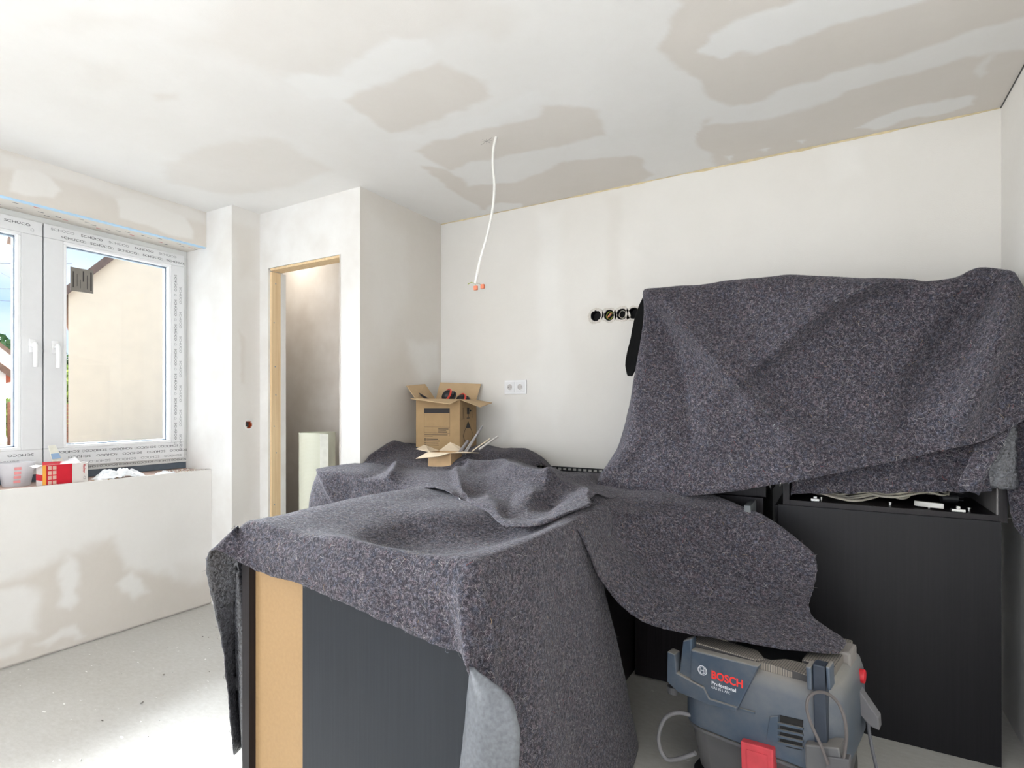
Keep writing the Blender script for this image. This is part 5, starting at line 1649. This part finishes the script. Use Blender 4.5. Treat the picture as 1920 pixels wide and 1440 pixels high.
VL = np.array([-0.427, 1.794]); VU = np.array([0.980, -0.198]); VV = np.array([0.198, 0.980])
VC = VL + 0.225 * VU + 0.20 * VV
vac = thing('vacuum_cleaner', 'dusty dark blue wet-and-dry vacuum cleaner with red latch', 'vacuum cleaner', (VC[0], VC[1], 0), math.atan2(VU[1], VU[0]))
def VF(px, py, off=0.0):
    """measured point -> (x, z) on the front face of the cleaner"""
    d = FW + RT * (px - CXP) / FPX + UP * (CYP - py) / FPX
    n = VV
    t = ((VL - off * VV) @ n) / (d[:2] @ n)
    p = CAM + d * t
    return float((p[:2] - VC) @ VU), float(p[2])
def ring(z, inset, rad=0.06, n=10, xs=0.225, ys=0.20, radfr=None):
    pts = []
    x, y = xs - inset, ys - inset
    for cx, cy, a0, r in ((x, -y, -90, radfr or rad), (x, y, 0, rad), (-x, y, 90, rad), (-x, -y, 180, rad)):
        r = max(0.01, r)
        ccx = cx - math.copysign(r, cx); ccy = cy - math.copysign(r, cy)
        for k in range(n + 1):
            a = R(a0 + 90 * k / n)
            pts.append((ccx + r * math.cos(a), ccy + r * math.sin(a), z))
    return pts
FR = 0.085
link('tank', MB().loft([ring(0.07, 0.045, 0.07), ring(0.10, 0.030, 0.07), ring(0.225, 0.012, 0.07), ring(0.232, 0.004, 0.07), ring(0.240, 0.004, 0.07), ring(0.242, 0.014, 0.07)]).mesh('tank', M_VTANK, 0, True), vac, 'dusty grey collecting tank')
head = link('motor_head', MB().loft([ring(0.243, 0.006, 0.07, radfr=FR), ring(0.248, 0.0, 0.07, radfr=FR), ring(0.32, 0.0, 0.07, radfr=FR), ring(0.43, 0.004, 0.07, radfr=FR), ring(0.462, 0.014, 0.06, radfr=FR), ring(0.474, 0.030, 0.05, radfr=0.07)]).mesh('motor_head', M_VAC, 0, True), vac)
# raised top rim around the carry recess
def toppiece(poly, z0, z1, name='top_cover', mat=None, lb=None, bev=0.004):
    o = link(name, MB().prism([(x, y, z0) for x, y in poly], (0, 0, z1 - z0)).mesh(name, mat or M_VRIB, bev), vac, lb)
    return o
toppiece([(-0.20, -0.175), (-0.005, -0.175), (0.018, -0.150), (-0.02, -0.100), (-0.20, -0.100)], 0.470, 0.496)
toppiece([(0.002, -0.175), (0.150, -0.170), (0.175, -0.130), (0.165, -0.090), (0.06, -0.100), (0.022, -0.150)], 0.470, 0.494)
toppiece([(-0.20, -0.098), (-0.11, -0.098), (-0.11, 0.17), (-0.20, 0.17)], 0.470, 0.498)
toppiece([(0.10, -0.085), (0.185, -0.085), (0.185, 0.17), (0.10, 0.17)], 0.470, 0.498)
toppiece([(-0.108, 0.10), (0.098, 0.10), (0.098, 0.17), (-0.108, 0.17)], 0.470, 0.498)
toppiece([(-0.105, -0.095), (0.095, -0.095), (0.095, 0.095), (-0.105, 0.095)], 0.468, 0.4765, 'carry_recess', M_BLACK, 'dark recess in the top', 0.0)
# front label panel
def vpoly(pix, d0, d1, name, mat, lb=None, bev=0.004, parent=None):
    q = [VF(x, y) for x, y in pix]
    m = MB().prism([(x, -0.20 - d1, z) for x, z in q], (0, d1 - d0, 0))
    return link(name, m.mesh(name, mat, bev), parent or vac, lb)
panel = vpoly([(1298, 1216), (1425, 1247), (1386, 1326), (1332, 1310), (1322, 1284), (1297, 1272)], -0.02, 0.012, 'label_panel', M_VAC, 'dark front panel with brand lettering')
vpoly([(1282, 1200), (1298, 1196), (1298, 1272), (1275, 1262)], -0.03, 0.006, 'corner_trim', M_VAC)
vpoly([(1256, 1218), (1270, 1224), (1273, 1258), (1300, 1273), (1324, 1286), (1334, 1306), (1386, 1322), (1384, 1330), (1330, 1316), (1276, 1294), (1255, 1274)], -0.02, 0.018, 'bumper', M_VAC, bev=0.003)
def vtext(s, x0, y0, x1, hpx, mat, bold=0.0):
    (a, z0), (b, _) = VF(x0, y0, 0.0125), VF(x1, y0, 0.0125)
    _, z1 = VF(x0, y0 - hpx, 0.0125)
    hgt = z1 - z0
    me = text_mesh(s, mat, 1.0, bold)
    wid = max(v.co.x for v in me.vertices)
    return put_text(s, mat, panel, (a, -0.2126, z0), (1, 0, 0), (0, 0, 1), hgt, round((b - a) / hgt / wid, 3), bold)
M_LRED = plain('red_lettering', (226, 54, 48), 0.5); M_LWHITE = plain('white_lettering', (226, 228, 232), 0.5)
vtext('BOSCH', 1334, 1271, 1393, 14, M_LRED, 0.03)
vtext('Professional', 1334.5, 1283, 1380, 6.5, M_LWHITE, 0.015)
vtext('GAS 35 L AFC', 1334, 1290, 1369, 4.6, M_LWHITE)
lx, lz = VF(1317, 1257, 0.0125)
lg = MB().ring((lx, -0.2126, lz), (0, -1, 0), 0.0128, 0.0145, 0.0004, 32)
lg.ring((lx, -0.2126, lz), (0, -1, 0), 0.0100, 0.0110, 0.0004, 32)
lg.box(lx - 0.0056, lx - 0.0044, -0.213, -0.2126, lz - 0.0085, lz + 0.0085); lg.box(lx + 0.0044, lx + 0.0056, -0.213, -0.2126, lz - 0.0085, lz + 0.0085); lg.box(lx - 0.0044, lx + 0.0044, -0.213, -0.2126, lz - 0.0007, lz + 0.0007)
link('logo', lg.mesh('logo', M_LWHITE), panel, 'white round logo')
# red latch
vpoly([(1393, 1383), (1454, 1400), (1455, 1470), (1396, 1470)], -0.015, 0.022, 'latch', M_REDD, 'dusty red latch', 0.005)
vpoly([(1404, 1398), (1444, 1409), (1445, 1470), (1406, 1470)], 0.0215, 0.024, 'latch_grip', M_REDD, None, 0.002)
# vent with slats
vent = vpoly([(1462, 1341), (1506, 1351), (1504, 1407), (1474, 1400), (1462, 1390)], -0.02, 0.0012, 'vent_recess', M_DARK, 'dark vent opening', 0.0)
for k in range(4):
    y = 1353 + 12 * k
    vpoly([(1459, y), (1507, y + 10.5), (1507, y + 14.5), (1459, y + 4)], 0.0, 0.007, 'vent_slat', M_VAC, None, 0.0)
vpoly([(1444, 1343), (1460, 1341), (1460, 1395), (1437, 1386)], 0.0, 0.004, 'vent_frame', M_VAC, None, 0.002)
# seam rib on the head and the accessory channel at the corner
vpoly([(1388, 1326), (1416, 1334), (1416, 1338), (1388, 1330)], 0.0, 0.006, 'rib', M_VAC, None, 0.001)
ch = [VF(1524, 1243), VF(1548, 1249), VF(1552, 1404), VF(1528, 1398)]
link('channel', MB().prism([(x, -0.206, z) for x, z in ch], (0, 0.04, 0)).mesh('channel', plain('dark_channel', (42, 50, 62), 0.5), 0.004), vac, 'dark vertical accessory channel')
for x0, x1 in ((1513, 1523), (1550, 1558)):
    q = [VF(x0, 1246), VF(x1, 1248), VF(x1 + 2, 1292), VF(x0 + 3, 1290)]
    link('channel_lip', MB().prism([(x, -0.214, z) for x, z in q], (0, 0.05, 0)).mesh('channel_lip', M_VAC, 0.004), vac)
q = [VF(1513, 1388), VF(1578, 1394), VF(1590, 1470), VF(1516, 1470)]
link('holder', MB().prism([(x, -0.225, z) for x, z in q], (0, 0.06, 0)).mesh('holder', M_VTANK, 0.005), vac, 'dusty accessory holder')
def vpt(x, y, off):
    a, z = VF(x, y, off)
    return np.array([a, -0.20 - off, z])
lp = [vpt(x, y, 0.035 + 0.012 * math.sin(i)) for i, (x, y) in enumerate(((1552, 1432), (1538, 1395), (1522, 1360), (1513, 1330), (1516, 1308), (1532, 1298), (1552, 1301), (1570, 1316), (1582, 1342), (1587, 1372), (1585, 1402), (1581, 1432)))]
lp = hermite(np.array(lp)[:, None, :], 0.008, 0)[:, 0]
link('cable_loop', MB().tube(lp, 0.0042, 8).mesh('cable_loop', plain('dusty_rubber', (96, 90, 88), 0.7), 0, True), vac, 'looped rubber strap')
q = [vpt(1548, 1418, 0.03), vpt(1592, 1424, 0.03), vpt(1592, 1480, 0.03), vpt(1546, 1480, 0.03)]
link('strap_clip', MB().prism(q, (0, 0.03, 0)).mesh('strap_clip', plain('dusty_clip', (84, 82, 84), 0.6), 0.004), vac)
# hose loop on the left
hp = [vpt(x, y, -0.02) for x, y in ((1300, 1342), (1272, 1336), (1250, 1344), (1239, 1362), (1235, 1388), (1240, 1410), (1250, 1423), (1266, 1424), (1304, 1412))]
hp = hermite(np.array(hp)[:, None, :], 0.008, 0)[:, 0]
link('carry_loop', MB().tube(hp, 0.0068, 10).mesh('carry_loop', plain('dusty_grey_tube', (124, 122, 124), 0.6), 0, True), vac, 'grey tube loop at the left side')
link('hook', MB().ring(tuple(vpt(1262, 1286, -0.03)), (0, 0, -1), 0.014, 0.018, 0.022, 18).mesh('hook', plain('dusty_hook', (78, 78, 80), 0.6)), vac)
# right side: latch block, red knob, hanging hook and cord
link('top_latch', MB().box(0.165, 0.205, 0.03, 0.12, 0.455, 0.507).mesh('top_latch', plain('pale_grey_latch', (132, 126, 122), 0.6), 0.008), vac)
link('knob', MB().cyl((0.212, 0.09, 0.425), (1, 0, 0), 0.020, 0.020, 20).mesh('knob', M_RED, 0.004, True), vac, 'red knob at the right side')
link('side_hook', MB().prism([(0.215, 0.06, 0.40), (0.27, 0.06, 0.325), (0.272, 0.06, 0.29), (0.245, 0.06, 0.295), (0.215, 0.06, 0.33)], (0, 0.04, 0)).mesh('side_hook', plain('grey_hook', (108, 106, 108), 0.6), 0.004), vac)
cp = hermite(np.array([(0.24, 0.075, 0.31), (0.248, 0.07, 0.25), (0.262, 0.06, 0.19), (0.285, 0.04, 0.10), (0.30, 0.0, 0.03), (0.33, -0.10, 0.008), (0.33, -0.26, 0.008)])[:, None, :], 0.012, 0)[:, 0]
link('power_cord', MB().tube(cp, 0.0048, 8).mesh('power_cord', plain('dusty_cord', (98, 98, 102), 0.6), 0, True), vac)
link('chassis', MB().loft([ring(0.035, 0.05, 0.05), ring(0.05, 0.02, 0.05), ring(0.085, 0.02, 0.05)]).mesh('chassis', M_BLACK, 0, True), vac)
for sx in (-1, 1):
    wh = link('wheel', MB().cyl((sx * 0.17 - 0.015 * sx, 0.15, 0.075), (sx, 0, 0), 0.075, 0.035, 28).mesh('wheel', M_BLACK, 0.006, True), vac)
    cs = link('caster', MB().cyl((sx * 0.15 - 0.012, -0.15, 0.028), (1, 0, 0), 0.028, 0.024, 18).mesh('caster', M_BLACK, 0.003, True), vac)

# little crumbs of debris on the floor
g = np.random.default_rng(9)
m = MB()
for k in range(70):
    x, y = -3.3 + 1.6 * g.random(), 0.5 + 1.3 * g.random()
    s = 0.0025 + 0.005 * g.random()
    d0 = g.normal(size=(4, 3)); d0 /= np.linalg.norm(d0, axis=1)[:, None]
    m.add([np.array([x, y, s * 0.7]) + d * s * np.array([1.6, 1, 0.7]) for d in d0], [(0, 1, 2), (0, 2, 3), (0, 3, 1), (1, 3, 2)], int(g.random() < 0.35))
o = link('floor_crumbs', m.mesh('floor_crumbs', [plain('plaster_chip', (236, 234, 230), 0.9), plain('dark_chip', (110, 104, 98), 0.9)]))
rebase(o); tag(o, 'tiny chips of plaster scattered on the floor', 'debris'); o['kind'] = 'stuff'
